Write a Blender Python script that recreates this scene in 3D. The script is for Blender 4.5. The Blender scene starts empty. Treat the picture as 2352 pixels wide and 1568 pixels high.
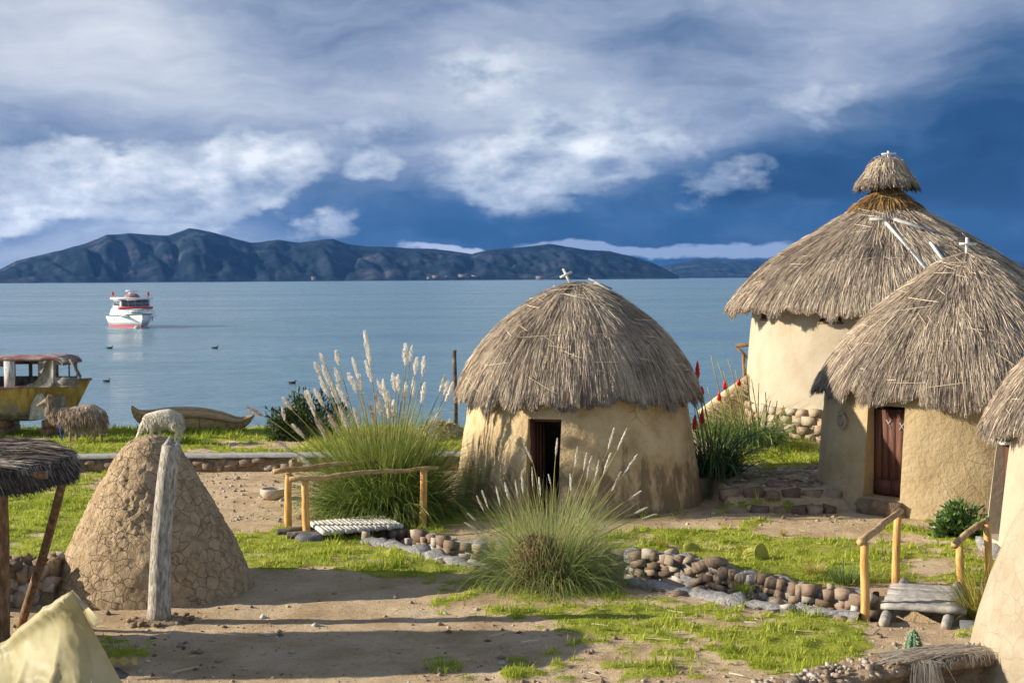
import bpy, bmesh, math
import numpy as np
from mathutils import Vector, Matrix, Euler

rng = np.random.default_rng(7)
S = bpy.context.scene
COL = S.collection
R = math.radians
PI = math.pi

# ------------------------------------------------------------------ camera
F = 3200.0                      # focal length in units of a 2352 px wide picture
CAM = np.array([0.0, 0.0, 4.1])
PITCH = math.atan((784 - 639.2) / F)
ROLL = R(-0.38)
cam_data = bpy.data.cameras.new('camera')
cam = bpy.data.objects.new('camera', cam_data)
COL.objects.link(cam)
cam_data.sensor_width = 36
cam_data.lens = F / 2352 * 36
cam_data.clip_start = 0.1
cam_data.clip_end = 60000
Rm = Matrix.Rotation(PI / 2 - PITCH, 3, 'X') @ Matrix.Rotation(ROLL, 3, 'Z')
cam.matrix_world = Matrix.Translation(Vector(CAM)) @ Rm.to_4x4()
S.camera = cam
cam_data.dof.use_dof = True
cam_data.dof.focus_distance = 18.0
cam_data.dof.aperture_fstop = 3.5
RN = np.array(Rm)


def ray(px, py):
    d = RN @ np.array([(px - 1176) / F, -(py - 784) / F, -1.0])
    return d


def G(px, py, z=0.0):           # the point of the level z seen at a pixel
    d = ray(px, py)
    return CAM + d * ((z - CAM[2]) / d[2])


def P(px, py, y):               # the point at distance y seen at a pixel
    d = ray(px, py)
    return CAM + d * (y / d[1])


def proj(x, y, z):              # world -> picture, vectorised (used to lay out the turf)
    x, y, z = np.broadcast_arrays(np.asarray(x, float), np.asarray(y, float), np.asarray(z, float))
    q = np.stack([np.asarray(x, float) - CAM[0], np.asarray(y, float) - CAM[1], np.asarray(z, float) - CAM[2]], -1) @ RN
    w = np.maximum(-q[..., 2], 0.5)
    return 1176 + F * q[..., 0] / w, 784 - F * q[..., 1] / w


# ------------------------------------------------------------------ noise
def _h(ix, iy, iz, s):
    h = (ix.astype(np.int64) * 374761393 + iy.astype(np.int64) * 668265263 + iz.astype(np.int64) * 2147483647 + s * 974634541) & 0xFFFFFFFF
    h = ((h ^ (h >> 13)) * 1274126177) & 0xFFFFFFFF
    h = ((h ^ (h >> 16)) * 2246822519) & 0xFFFFFFFF
    return ((h ^ (h >> 15)) & 0xFFFFFF) / float(0xFFFFFF)


def vnoise(x, y, z=0.0, seed=0):
    x, y, z = np.broadcast_arrays(np.asarray(x, float), np.asarray(y, float), np.asarray(z, float))
    ix, iy, iz = np.floor(x), np.floor(y), np.floor(z)
    fx, fy, fz = x - ix, y - iy, z - iz
    fx, fy, fz = [f * f * (3 - 2 * f) for f in (fx, fy, fz)]
    r = 0
    for a in (0, 1):
        for b in (0, 1):
            for c in (0, 1):
                w = (fx if a else 1 - fx) * (fy if b else 1 - fy) * (fz if c else 1 - fz)
                r = r + w * _h(ix + a, iy + b, iz + c, seed)
    return r


def fbm(x, y, z=0.0, o=4, seed=0):
    r, a, t = 0, 1.0, 0
    for k in range(o):
        r = r + a * vnoise(np.asarray(x) * 2 ** k, np.asarray(y) * 2 ** k, np.asarray(z) * 2 ** k, seed + k)
        t += a
        a *= 0.5
    return r / t


def sst(a, b, x):
    t = np.clip((np.asarray(x, float) - a) / (b - a), 0, 1)
    return t * t * (3 - 2 * t)


# ------------------------------------------------------------------ mesh builder
class MB:
    def __init__(s):
        s.v, s.f, s.t, s.n = [], [], [], 0

    def add(s, V, Fc, tint=0.5):
        V = np.asarray(V, float).reshape(-1, 3)
        s.v.append(V)
        for q in (Fc if isinstance(Fc, list) and len(Fc) and isinstance(Fc[0], np.ndarray) and Fc[0].ndim == 2 else [np.asarray(Fc, int)]):
            if len(q):
                s.f.append(q + s.n)
        s.t.append(np.broadcast_to(np.asarray(tint, float), (len(V),)).copy())
        s.n += len(V)

    def poly(s, V, faces, tint=0.5):   # faces of any length
        V = np.asarray(V, float)
        s.v.append(V)
        for f in faces:
            s.f.append(np.asarray([f], int) + s.n)
        s.t.append(np.full(len(V), float(tint)))
        s.n += len(V)

    def box(s, x0, x1, y0, y1, z0, z1, tint=0.5, M=None):
        V = np.array([[x, y, z] for x in (x0, x1) for y in (y0, y1) for z in (z0, z1)], float)
        if M is not None:
            V = V @ np.array(M)[:3, :3].T + np.array(M)[:3, 3]
        s.add(V, [[0, 1, 3, 2], [4, 6, 7, 5], [0, 4, 5, 1], [2, 3, 7, 6], [0, 2, 6, 4], [1, 5, 7, 3]], tint)

    def beam(s, a, b, w, h, tint=0.5, up=(0, 0, 1)):     # a rectangular bar from a to b
        a, b = np.asarray(a, float), np.asarray(b, float)
        d = (b - a) / np.linalg.norm(b - a)
        sd = np.cross(d, up)
        sd /= np.linalg.norm(sd)
        u = np.cross(sd, d)
        V = [p + sd * i * w / 2 + u * j * h / 2 for p in (a, b) for i in (-1, 1) for j in (-1, 1)]
        s.add(V, [[0, 1, 3, 2], [4, 6, 7, 5], [0, 4, 5, 1], [2, 3, 7, 6], [0, 2, 6, 4], [1, 5, 7, 3]], tint)

    def tube(s, path, rad, n=10, tint=0.5, cap=True, squash=None):
        p = np.asarray(path, float)
        K = len(p)
        rad = np.broadcast_to(np.asarray(rad, float), (K,))
        T = np.gradient(p, axis=0)
        T /= np.linalg.norm(T, axis=1)[:, None] + 1e-9
        ref = np.array([0, 0, 1.0]) if abs(T[0][2]) < 0.9 else np.array([1.0, 0, 0])
        V = []
        a = np.arange(n) * 2 * PI / n
        u = np.cross(T[0], ref)
        for k in range(K):
            u = u - T[k] * np.dot(u, T[k])
            u /= np.linalg.norm(u) + 1e-9
            w = np.cross(T[k], u)
            V.append(p[k] + rad[k] * (np.cos(a)[:, None] * u + np.sin(a)[:, None] * w))
        V = np.concatenate(V)
        i = np.arange(n)
        Fq = np.concatenate([np.stack([k * n + i, k * n + (i + 1) % n, (k + 1) * n + (i + 1) % n, (k + 1) * n + i], 1) for k in range(K - 1)])
        base = s.n
        s.add(V, Fq, np.repeat(np.broadcast_to(np.asarray(tint, float), (K,)), n))
        if cap:
            s.f.append(np.array([list(range(n))[::-1]]) + base)
            s.f.append(np.array([list(range((K - 1) * n, K * n))]) + base)

    def ribbons(s, pts, side, width, taper, tint):
        N, K, _ = pts.shape
        side = side if side.ndim == 3 else np.repeat(side[:, None, :], K, 1)
        w = (np.asarray(width).reshape(-1, 1) * np.asarray(taper).reshape(1, -1))[..., None] * 0.5
        V = np.stack([pts - side * w, pts + side * w], 2).reshape(-1, 3)     # N,K,2
        t = np.asarray(tint, float)
        t = np.repeat(t[:, None], K, 1) if t.ndim == 1 else t
        t = np.repeat(t[:, :, None], 2, 2).reshape(-1)
        b = (np.arange(N) * K * 2)[:, None] + (np.arange(K - 1) * 2)[None, :]
        b = b.reshape(-1)
        s.add(V, np.stack([b, b + 1, b + 3, b + 2], 1), t)

    def lathe(s, prof, c, n=64, tint=0.5, a0=0.0, noise=0.0, nscale=2.0, seed=0, closed=True, tfun=None):
        prof = np.asarray(prof, float)
        K = len(prof)
        th = a0 + np.arange(n) * 2 * PI / n
        r = prof[:, 0][:, None] * np.ones(n)
        z = prof[:, 1][:, None] * np.ones(n)
        if noise:
            r = r + noise * (fbm(np.cos(th)[None] * r * nscale, np.sin(th)[None] * r * nscale, z * nscale, 4, seed) - 0.5) * 2
        V = np.stack([c[0] + r * np.cos(th), c[1] + r * np.sin(th), c[2] + z], -1).reshape(-1, 3)
        i = np.arange(n)
        Fq = np.concatenate([np.stack([k * n + i, (k + 1) * n + i, (k + 1) * n + (i + 1) % n, k * n + (i + 1) % n], 1) for k in range(K - 1)])
        s.add(V, Fq, tint)

    def rock(s, c, size, seed=None, tint=0.5, rot=None, pts=16, blk=.62):
        g = np.random.default_rng(seed if seed is not None else rng.integers(1 << 30))
        p = g.normal(size=(pts, 3))
        p /= np.linalg.norm(p, axis=1)[:, None]
        p = np.sign(p) * np.abs(p) ** 0.7 * g.uniform(0.8, 1.0, (pts, 1))
        c8 = np.array([[i, j, k] for i in (-1, 1) for j in (-1, 1) for k in (-1, 1)], float) * g.uniform(blk, 1.0, (8, 3)) * (1 - (1 - blk) * .8 * g.uniform(0, 1, (8, 1)) ** 3)
        p = np.concatenate([p[:1] * .9, c8])
        bm = bmesh.new()
        for q in p:
            bm.verts.new(q)
        res = bmesh.ops.convex_hull(bm, input=bm.verts[:])
        bmesh.ops.delete(bm, geom=[e for e in res['geom_interior'] if isinstance(e, bmesh.types.BMVert)], context='VERTS')
        bm.verts.index_update()
        V = np.array([v.co[:] for v in bm.verts]) * np.asarray(size)
        E = Euler(rot if rot is not None else (g.uniform(-.3, .3), g.uniform(-.3, .3), g.uniform(0, 6.28))).to_matrix()
        V = V @ np.array(E).T + np.asarray(c)
        fs = [[v.index for v in f.verts] for f in bm.faces]
        bm.free()
        s.poly(V, fs, tint)

    def ball(s, c, size, n=12, m=8, tint=0.5, rot=None, noise=0.0, seed=0):
        th = np.arange(n) * 2 * PI / n
        ph = np.linspace(-PI / 2, PI / 2, m + 1)
        V = np.stack([np.cos(ph)[:, None] * np.cos(th), np.cos(ph)[:, None] * np.sin(th), np.sin(ph)[:, None] * np.ones(n)], -1).reshape(-1, 3)
        if noise:
            V = V * (1 + noise * (fbm(V[:, 0] * 2 + 9, V[:, 1] * 2, V[:, 2] * 2, 3, seed) - 0.5) * 2)[:, None]
        V = V * np.asarray(size)
        if rot is not None:
            V = V @ np.array(Euler(rot).to_matrix()).T
        i = np.arange(n)
        Fq = np.concatenate([np.stack([k * n + i, k * n + (i + 1) % n, (k + 1) * n + (i + 1) % n, (k + 1) * n + i], 1) for k in range(m)])
        s.add(V + np.asarray(c), Fq, tint)

    def mesh(s, name, off=(0, 0, 0), smooth=False):
        V = np.concatenate(s.v) - np.asarray(off, float)
        me = bpy.data.meshes.new(name)
        me.vertices.add(len(V))
        me.vertices.foreach_set('co', V.astype(np.float32).ravel())
        tot = np.concatenate([np.full(len(q), q.shape[1]) for q in s.f])
        loops = np.concatenate([q.ravel() for q in s.f])
        me.loops.add(len(loops))
        me.polygons.add(len(tot))
        me.loops.foreach_set('vertex_index', loops.astype(np.int32))
        st = np.concatenate([[0], np.cumsum(tot)[:-1]])
        me.polygons.foreach_set('loop_start', st.astype(np.int32))
        me.polygons.foreach_set('loop_total', tot.astype(np.int32))
        if smooth:
            me.polygons.foreach_set('use_smooth', np.ones(len(tot), bool))
        at = me.attributes.new('tint', 'FLOAT', 'POINT')
        at.data.foreach_set('value', np.concatenate(s.t).astype(np.float32))
        me.update(calc_edges=True)
        me.validate()
        return me


def tag(o, label=None, cat=None, group=None, kind=None):
    if label: o['label'] = label
    if cat: o['category'] = cat
    if group: o['group'] = group
    if kind: o['kind'] = kind
    return o


def thing(name, loc, label, cat, group=None, rotz=0.0):
    o = bpy.data.objects.new(name, None)
    COL.objects.link(o)
    o.location = loc
    o.rotation_euler = (0, 0, rotz)
    o.empty_display_size = 0.2
    o['off'] = list(map(float, loc))
    return tag(o, label, cat, group)


def part(name, mb, mat, parent, off=None, smooth=False, label=None):
    """a part: mesh in world coordinates unless off is given (then relative to off)"""
    root = parent
    while root.parent is not None:
        root = root.parent
    off = root.get('off', (0, 0, 0)) if off is None else off
    o = bpy.data.objects.new(name, mb.mesh(name, off, smooth))
    COL.objects.link(o)
    o.data.materials.append(mat)
    o.parent = parent
    if label: o['label'] = label
    return o


def solo(name, mb, mat, loc, label=None, cat=None, group=None, kind=None, smooth=False):
    o = bpy.data.objects.new(name, mb.mesh(name, loc, smooth))
    COL.objects.link(o)
    o.location = loc
    o['off'] = list(map(float, loc))
    o.data.materials.append(mat)
    return tag(o, label, cat, group, kind)


# ------------------------------------------------------------------ materials
class NT:
    def __init__(s, tree):
        s.t = tree
        s.n = tree.nodes
        s.l = tree.links

    def add(s, typ, ins=None, **props):
        nd = s.n.new(typ)
        for k, v in props.items():
            setattr(nd, k, v)
        for k, v in (ins or {}).items():
            s.set(nd, k, v)
        return nd

    def set(s, nd, k, v):
        if isinstance(v, bpy.types.NodeSocket):
            s.l.new(v, nd.inputs[k])
        else:
            nd.inputs[k].default_value = v

    def m(s, op, a, b=0.0, c=0.0, clamp=False):
        nd = s.n.new('ShaderNodeMath')
        nd.operation = op
        nd.use_clamp = clamp
        for i, v in enumerate((a, b, c)):
            s.set(nd, i, v)
        return nd.outputs[0]

    def noise(s, vec, scale, detail=4.0, rough=0.55, dist=0.0):
        nd = s.add('ShaderNodeTexNoise', {'Scale': scale, 'Detail': detail, 'Roughness': rough, 'Distortion': dist})
        if vec is not None:
            s.l.new(vec, nd.inputs['Vector'])
        return nd.outputs['Fac']

    def ramp(s, fac, stops, interp='LINEAR'):
        nd = s.n.new('ShaderNodeValToRGB')
        nd.color_ramp.interpolation = interp
        e = nd.color_ramp.elements
        while len(e) < len(stops):
            e.new(0.5)
        for el, (p, c) in zip(e, stops):
            el.position = p
            el.color = (*c, 1) if len(c) == 3 else c
        s.l.new(fac, nd.inputs[0])
        return nd.outputs[0]

    def mix(s, fac, a, b):
        nd = s.n.new('ShaderNodeMix')
        nd.data_type = 'RGBA'
        s.set(nd, 0, fac)
        for i, v in ((6, a), (7, b)):
            if isinstance(v, tuple) and len(v) == 3:
                v = (*v, 1)
            s.set(nd, i, v)
        return nd.outputs[2]

    def ss(s, a, b, x):
        nd = s.n.new('ShaderNodeMapRange')
        nd.interpolation_type = 'SMOOTHSTEP'
        s.set(nd, 0, x)
        s.set(nd, 1, a)
        s.set(nd, 2, b)
        return nd.outputs[0]


def new_mat(name):
    m = bpy.data.materials.new(name)
    m.use_nodes = True
    t = NT(m.node_tree)
    b = m.node_tree.nodes['Principled BSDF']
    b.inputs['Specular IOR Level'].default_value = 0.25
    return m, t, b


def mat(name, stops, scale=4.0, detail=5.0, rough=0.85, tintw=0.0, bump=0.0, bscale=30.0, stretch=(1, 1, 1), cracks=None, spec=0.2,
        trans=0.0, stain=None, dist=0.0, bdist=0.02):
    m, t, b = new_mat(name)
    tc = t.add('ShaderNodeTexCoord')
    mp = t.add('ShaderNodeMapping', {'Vector': tc.outputs['Object'], 'Scale': stretch})
    vec = mp.outputs[0]
    fac = t.noise(vec, scale, detail, 0.6, dist)
    fac = t.ss(0.25, 0.75, fac)
    if tintw:
        at = t.add('ShaderNodeAttribute', attribute_name='tint').outputs['Fac']
        fac = t.m('ADD', t.m('MULTIPLY', at, tintw), t.m('MULTIPLY', fac, 1 - tintw))
    col = t.ramp(fac, stops)
    h = t.noise(vec, bscale, 6.0, 0.65)
    if stain:                     # dirt with a shape of its own: (colour, scale, threshold, stretch)
        mp2 = t.add('ShaderNodeMapping', {'Vector': tc.outputs['Object'], 'Scale': stain[3]})
        sf = t.noise(mp2.outputs[0], stain[1], 6.0, 0.65)
        if len(stain) > 4:        # more of it low on the wall
            z = t.add('ShaderNodeSeparateXYZ', {0: tc.outputs['Object']}).outputs[2]
            sf = t.m('ADD', sf, t.m('MULTIPLY', t.m('SUBTRACT', stain[4], z), stain[5]))
        sf = t.ss(stain[2], stain[2] + 0.14, sf)
        col = t.mix(t.m('MULTIPLY', sf, 0.8), col, stain[0])
    if cracks:                    # (scale, width, colour, depth)
        wv = t.add('ShaderNodeTexNoise', {'Vector': tc.outputs['Object'], 'Scale': cracks[0] * 0.8, 'Detail': 3.0})
        ad = t.add('ShaderNodeVectorMath', {0: tc.outputs['Object'], 1: wv.outputs['Color']}, operation='MULTIPLY_ADD')
        ad.inputs[1].default_value = (0.0, 0.0, 0.0)
        sc = t.add('ShaderNodeVectorMath', {0: wv.outputs['Color']}, operation='SCALE')
        sc.inputs['Scale'].default_value = 0.55 / cracks[0]
        av = t.add('ShaderNodeVectorMath', {0: tc.outputs['Object'], 1: sc.outputs[0]}, operation='ADD')
        vo = t.add('ShaderNodeTexVoronoi', {'Vector': av.outputs[0], 'Scale': cracks[0]}, feature='DISTANCE_TO_EDGE')
        cm = t.ss(0.0, cracks[1], vo.outputs['Distance'])
        gap = t.noise(tc.outputs['Object'], cracks[0] * 0.35, 2.0)
        th = cracks[4] if len(cracks) > 4 else 0.62
        cm = t.m('MAXIMUM', cm, t.ss(th, th + .1, gap))
        col = t.mix(cm, cracks[2], col)
        h = t.m('ADD', h, t.m('MULTIPLY', cm, cracks[3]))
    t.set(b, 'Base Color', col)
    b.inputs['Roughness'].default_value = rough
    b.inputs['Specular IOR Level'].default_value = spec
    if bump:
        bp = t.add('ShaderNodeBump', {'Height': h, 'Strength': bump, 'Distance': bdist})
        t.l.new(bp.outputs[0], b.inputs['Normal'])
    if trans:
        tr = t.add('ShaderNodeBsdfTranslucent', {'Color': col})
        mx = t.add('ShaderNodeMixShader', {0: trans, 1: b.outputs[0], 2: tr.outputs[0]})
        t.l.new(mx.outputs[0], t.n['Material Output'].inputs['Surface'])
    return m


M = {}
THATCH = [(0.0, (.07, .056, .048)), (.22, (.22, .175, .14)), (.45, (.42, .335, .25)), (.7, (.6, .49, .36)), (1.0, (.78, .67, .5))]
M['thatch'] = mat('thatch_straw', THATCH, 9, tintw=0.8, rough=0.8, spec=0.15)
M['thatch_gold'] = mat('thatch_golden', [(0, (.09, .05, .02)), (.5, (.3, .18, .065)), (1, (.52, .36, .16))], 9, tintw=0.8, rough=0.8)
M['old_thatch'] = mat('old_thatch', [(0, (.03, .025, .022)), (.4, (.1, .08, .068)), (.75, (.27, .225, .185)), (1, (.62, .54, .42))], 8, tintw=0.8)
M['adobe_stained'] = mat('adobe_stained', [(0, (.38, .27, .145)), (.5, (.53, .395, .22)), (1, (.63, .49, .295))], 2.2, bump=1.0, bscale=13, bdist=.03,
                         stain=((.17, .12, .072), 1.9, .50, (1.9, 1.9, .6), .95, .24), cracks=(2.6, .014, (.25, .17, .09), .4, .36))
M['adobe'] = mat('adobe_plaster', [(0, (.33, .24, .13)), (.5, (.405, .305, .17)), (1, (.47, .365, .22))], 1.8, bump=1.0, bscale=11, bdist=.03,
                 stain=((.31, .21, .11), 2.4, .6, (2.2, 2.2, .6), .5, .14), cracks=(2.0, .010, (.36, .26, .14), .3, .34))
M['adobe_pale'] = mat('adobe_pale', [(0, (.37, .3, .21)), (.5, (.41, .345, .25)), (1, (.445, .38, .285))], 1.5, bump=.55, bscale=9, stain=((.36, .27, .18), 2.0, .62, (2, 2, .7), .6, .1))
M['mud_cracked'] = mat('mud_cracked', [(0, (.32, .225, .13)), (.5, (.46, .335, .2)), (1, (.56, .42, .265))], 7, bump=1.0, bscale=30,
                       cracks=(6.6, .04, (.27, .19, .11), .35, .55), bdist=.05)
M['mud_light'] = mat('mud_light', [(0, (.31, .245, .165)), (.5, (.365, .305, .215)), (1, (.4, .345, .255))], 3, bump=.5, bscale=20,
                     cracks=(6.0, .02, (.36, .26, .165), .5, .52), bdist=.03)
M['mud_wall'] = mat('mud_wall', [(0, (.17, .115, .07)), (.5, (.29, .205, .13)), (1, (.42, .31, .2))], 6, bump=1.0, bscale=22, bdist=.05)
M['pale_wood'] = mat('pale_wood', [(0, (.4, .36, .3)), (.5, (.56, .52, .45)), (1, (.75, .71, .63))], 6, stretch=(8, 8, 1), bump=.4, bscale=20)
M['white_wood'] = mat('white_painted_wood', [(0, (.62, .6, .55)), (1, (.82, .8, .75))], 9, rough=.6)
M['grey_plank'] = mat('grey_plank', [(0, (.2, .2, .2)), (.5, (.36, .36, .36)), (1, (.58, .57, .55))], 8, stretch=(1, 6, 6), bump=.4)
M['peeled'] = mat('peeled_wood', [(0, (.3, .14, .04)), (.35, (.55, .3, .095)), (.75, (.66, .39, .14)), (1, (.72, .48, .2))], 5, stretch=(5, 5, .6), rough=.6, bump=.3, bscale=12)
M['rail'] = mat('rail_wood', [(0, (.22, .13, .06)), (.5, (.42, .27, .13)), (1, (.58, .4, .21))], 7, rough=.7, bump=.5, bscale=18)
M['log_grey'] = mat('weathered_logs', [(0, (.14, .125, .11)), (.5, (.31, .285, .255)), (1, (.52, .49, .44))], 9, tintw=.4, rough=.8, bump=.5, bscale=24)
M['log_dark'] = mat('dark_logs', [(0, (.05, .04, .035)), (.5, (.11, .09, .075)), (1, (.22, .18, .15))], 9, rough=.85, bump=.4)
M['log_brown'] = mat('brown_pole', [(0, (.09, .05, .028)), (.5, (.2, .115, .06)), (1, (.33, .21, .12))], 5, stretch=(4, 4, .8), rough=.7, bump=.3)
M['carved'] = mat('weathered_trunk', [(0, (.19, .16, .13)), (.45, (.4, .36, .3)), (1, (.66, .61, .53))], 6, stretch=(5, 5, 1.3), bump=1.0, bscale=14, bdist=.03,
                  stain=((.3, .2, .1), 2.5, .58, (2, 2, 1)))
M['door'] = mat('door_planks', [(0, (.045, .018, .012)), (.5, (.115, .048, .03)), (1, (.2, .095, .06))], 7, stretch=(7, 7, .7), tintw=.4, rough=.6, bump=.4)
M['stone'] = mat('field_stone', [(0, (.09, .06, .048)), (.3, (.205, .145, .1)), (.5, (.3, .22, .155)), (.68, (.36, .3, .23)), (.85, (.43, .4, .36)), (1, (.62, .58, .52))],
                 7, tintw=.75, rough=.9, bump=.5, bscale=24, bdist=.012)
M['stone_pale'] = mat('rubble_stone', [(0, (.2, .125, .09)), (.3, (.33, .22, .145)), (.6, (.42, .33, .225)), (1, (.5, .44, .37))], 7, tintw=.75, bump=.7, bscale=14)
M['mortar'] = mat('grey_mortar', [(0, (.2, .19, .18)), (.5, (.34, .33, .32)), (1, (.48, .47, .46))], 20, bump=1.0, bscale=40, bdist=.04)
M['concrete'] = mat('concrete_cap', [(0, (.33, .31, .29)), (1, (.5, .48, .45))], 10, bump=.5, bscale=30)
M['bowl'] = mat('carved_stone', [(0, (.34, .26, .2)), (1, (.56, .46, .37))], 8, bump=.7, bscale=18)
M['rubber'] = mat('dark_stone', [(0, (.08, .08, .085)), (1, (.16, .16, .165))], 8, bump=.4)
M['iron'] = mat('grey_iron', [(0, (.3, .3, .3)), (1, (.5, .5, .5))], 10)
LEAF = [(0, (.03, .055, .016)), (.3, (.11, .18, .038)), (.6, (.25, .32, .06)), (.8, (.42, .4, .12)), (1, (.55, .45, .2))]
M['pampas'] = mat('pampas_leaf', LEAF, 3, tintw=.85, rough=.55, spec=.3, trans=.35)
M['pampas_blue'] = mat('pampas_leaf_grey_green', [(0, (.06, .09, .03)), (.3, (.17, .25, .08)), (.6, (.31, .39, .13)), (.8, (.48, .46, .18)), (1, (.62, .5, .26))], 3, tintw=.85, rough=.5, spec=.35, trans=.45)
M['plume'] = mat('plume_fluff', [(0, (.34, .23, .18)), (.35, (.6, .47, .38)), (.6, (.82, .75, .66)), (1, (.9, .88, .83))], 5, tintw=.85, rough=.9, trans=.3)
M['stalk'] = mat('plume_stalk', [(0, (.14, .13, .035)), (.5, (.28, .25, .075)), (1, (.44, .36, .15))], 5, tintw=.6, rough=.6)
M['dead'] = mat('dead_leaves', [(0, (.07, .04, .02)), (.5, (.24, .145, .075)), (1, (.47, .34, .2))], 6, tintw=.85)
M['bush'] = mat('bush_leaf', [(0, (.016, .03, .012)), (.4, (.05, .085, .024)), (.8, (.12, .16, .04)), (1, (.22, .22, .09))], 5, tintw=.85, rough=.5, spec=.3, trans=.15)
M['bush_bright'] = mat('glossy_leaf', [(0, (.03, .06, .018)), (.5, (.09, .17, .04)), (1, (.2, .3, .1))], 5, tintw=.85, rough=.35, spec=.5, trans=.15)
M['strap_leaf'] = mat('strap_leaf', [(0, (.015, .035, .014)), (.35, (.045, .095, .026)), (.7, (.15, .24, .05)), (1, (.36, .4, .12))], 3, tintw=.85, rough=.45, spec=.35, trans=.2)
M['red_flower'] = mat('torch_flower', [(0, (.6, .02, .012)), (.55, (.7, .04, .02)), (.8, (.8, .22, .03)), (1, (.8, .5, .1))], 8, tintw=.9, rough=.5)
M['turf'] = mat('turf_blade', [(0, (.16, .22, .02)), (.35, (.34, .42, .034)), (.68, (.51, .54, .08)), (1, (.66, .56, .24))], 1.2, tintw=.7, rough=.6, trans=.4)
M['yellow_tuft'] = mat('yellow_tuft_leaf', [(0, (.12, .12, .02)), (.5, (.33, .29, .04)), (1, (.55, .46, .12))], 3, tintw=.85, rough=.6, trans=.25)
M['straw'] = mat('loose_straw', [(0, (.3, .22, .12)), (.5, (.52, .42, .25)), (1, (.7, .6, .42))], 5, tintw=.8)
M['cactus'] = mat('cactus_skin', [(0, (.05, .09, .035)), (.5, (.045, .17, .085)), (1, (.1, .26, .14))], 3, tintw=.85, rough=.5)
M['spine'] = mat('cactus_spines', [(0, (.5, .42, .25)), (1, (.75, .68, .5))], 8, tintw=.5)
M['pad'] = mat('pear_pad', [(0, (.2, .22, .035)), (.5, (.33, .34, .06)), (1, (.62, .6, .42))], 5, tintw=.6, rough=.55, bump=.2)
M['reed'] = mat('totora_reed', [(0, (.19, .12, .065)), (.5, (.43, .295, .16)), (1, (.58, .43, .25))], 5, stretch=(1.2, 9, 9), tintw=.4, bump=.6, bscale=14)
M['reed_tie'] = mat('reed_binding', [(0, (.1, .06, .035)), (1, (.2, .13, .075))], 12)
M['llama'] = mat('llama_hide', [(0, (.24, .17, .11)), (1, (.42, .32, .22))], 6, bump=.6, bscale=30)
M['llama_fleece'] = mat('brown_fleece', [(0, (.13, .09, .06)), (.5, (.33, .245, .17)), (.85, (.5, .4, .29)), (1, (.82, .77, .66))], 5, tintw=.85, rough=.95, trans=.15)
M['alpaca'] = mat('alpaca_hide', [(0, (.6, .53, .42)), (1, (.75, .69, .58))], 6, bump=.6, bscale=30)
M['alpaca_fleece'] = mat('white_fleece', [(0, (.38, .32, .24)), (.5, (.66, .6, .48)), (1, (.84, .8, .7))], 5, tintw=.85, rough=.95, trans=.15)
M['dark'] = mat('dark_matter', [(0, (.012, .012, .012)), (1, (.03, .03, .03))], 5)
M['blue_rope'] = mat('blue_rope', [(0, (.02, .1, .4)), (1, (.05, .2, .6))], 20)
M['tarp'] = mat('yellow_tarp', [(0, (.42, .36, .18)), (.5, (.48, .43, .245)), (1, (.54, .5, .32))], 2.2, rough=.55, trans=.3, bump=.25, bscale=5, spec=.3,
                stain=((.38, .3, .12), 2.0, .6, (1, 1, 1)), bdist=.03)
M['scrap'] = mat('yellow_scrap', [(0, (.6, .42, .06)), (1, (.75, .6, .2))], 8, trans=.3)
M['boat_white'] = mat('white_boat_paint', [(0, (.74, .74, .74)), (1, (.84, .84, .83))], 2, rough=.35, spec=.5)
M['boat_red'] = mat('red_boat_paint', [(0, (.42, .02, .03)), (1, (.55, .04, .06))], 3, rough=.35, spec=.5)
M['boat_green'] = mat('green_trim', [(0, (.02, .1, .07)), (1, (.03, .15, .1))], 3, rough=.4)
M['glass'] = mat('dark_glass', [(0, (.06, .075, .09)), (1, (.13, .15, .17))], 3, rough=.12, spec=.6)
M['wreck_yellow'] = mat('peeling_yellow_paint', [(0, (.22, .15, .035)), (.5, (.37, .26, .06)), (1, (.44, .34, .13))], 3, stretch=(3, 3, .6), bump=.4,
                        stain=((.2, .19, .185), 1.5, .6, (1, 1, 1.4), .95, .25))
M['wreck_grey'] = mat('weathered_boat_grey', [(0, (.09, .08, .07)), (.5, (.2, .185, .165)), (1, (.36, .34, .31))], 4, stretch=(2, 2, 1), bump=.3)
M['wreck_roof'] = mat('faded_red_roof', [(0, (.16, .06, .055)), (.5, (.26, .14, .125)), (1, (.42, .34, .32))], 3.5, bump=.3)
M['wreck_light'] = mat('flaked_white_panel', [(0, (.22, .21, .21)), (.5, (.46, .45, .46)), (1, (.6, .6, .61))], 6, stretch=(3, 3, .8))
M['duck'] = mat('duck_feathers', [(0, (.02, .022, .02)), (1, (.05, .05, .045))], 6)
M['house'] = mat('far_house_wall', [(0, (.2, .14, .12)), (1, (.32, .25, .22))], .1)
M['flag'] = mat('flags', [(0, (.6, .02, .03)), (1, (.65, .1, .05))], 3)
M['foam'] = mat('white_fender', [(0, (.3, .35, .3)), (1, (.5, .52, .5))], 3)


# ------------------------------------------------------------------ the ground
def wl(pts, z=0.0):
    return np.array([G(px, py, z)[:2] for px, py in pts])


NEAR = wl([(845, 1246), (930, 1260), (1050, 1293), (1250, 1328), (1400, 1334), (1560, 1358), (1700, 1388), (1850, 1405), (1975, 1419), (2150, 1428), (2330, 1445)])
FAR = wl([(800, 1212), (960, 1228), (1060, 1250), (1250, 1258), (1450, 1272), (1560, 1284), (1650, 1303), (1760, 1333), (1850, 1351), (2010, 1374), (2150, 1386), (2330, 1398)])
DX0 = NEAR[0, 0] + .05


def near_y(x): return np.interp(x, NEAR[:, 0], NEAR[:, 1])
def far_y(x): return np.interp(x, FAR[:, 0], FAR[:, 1])


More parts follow.
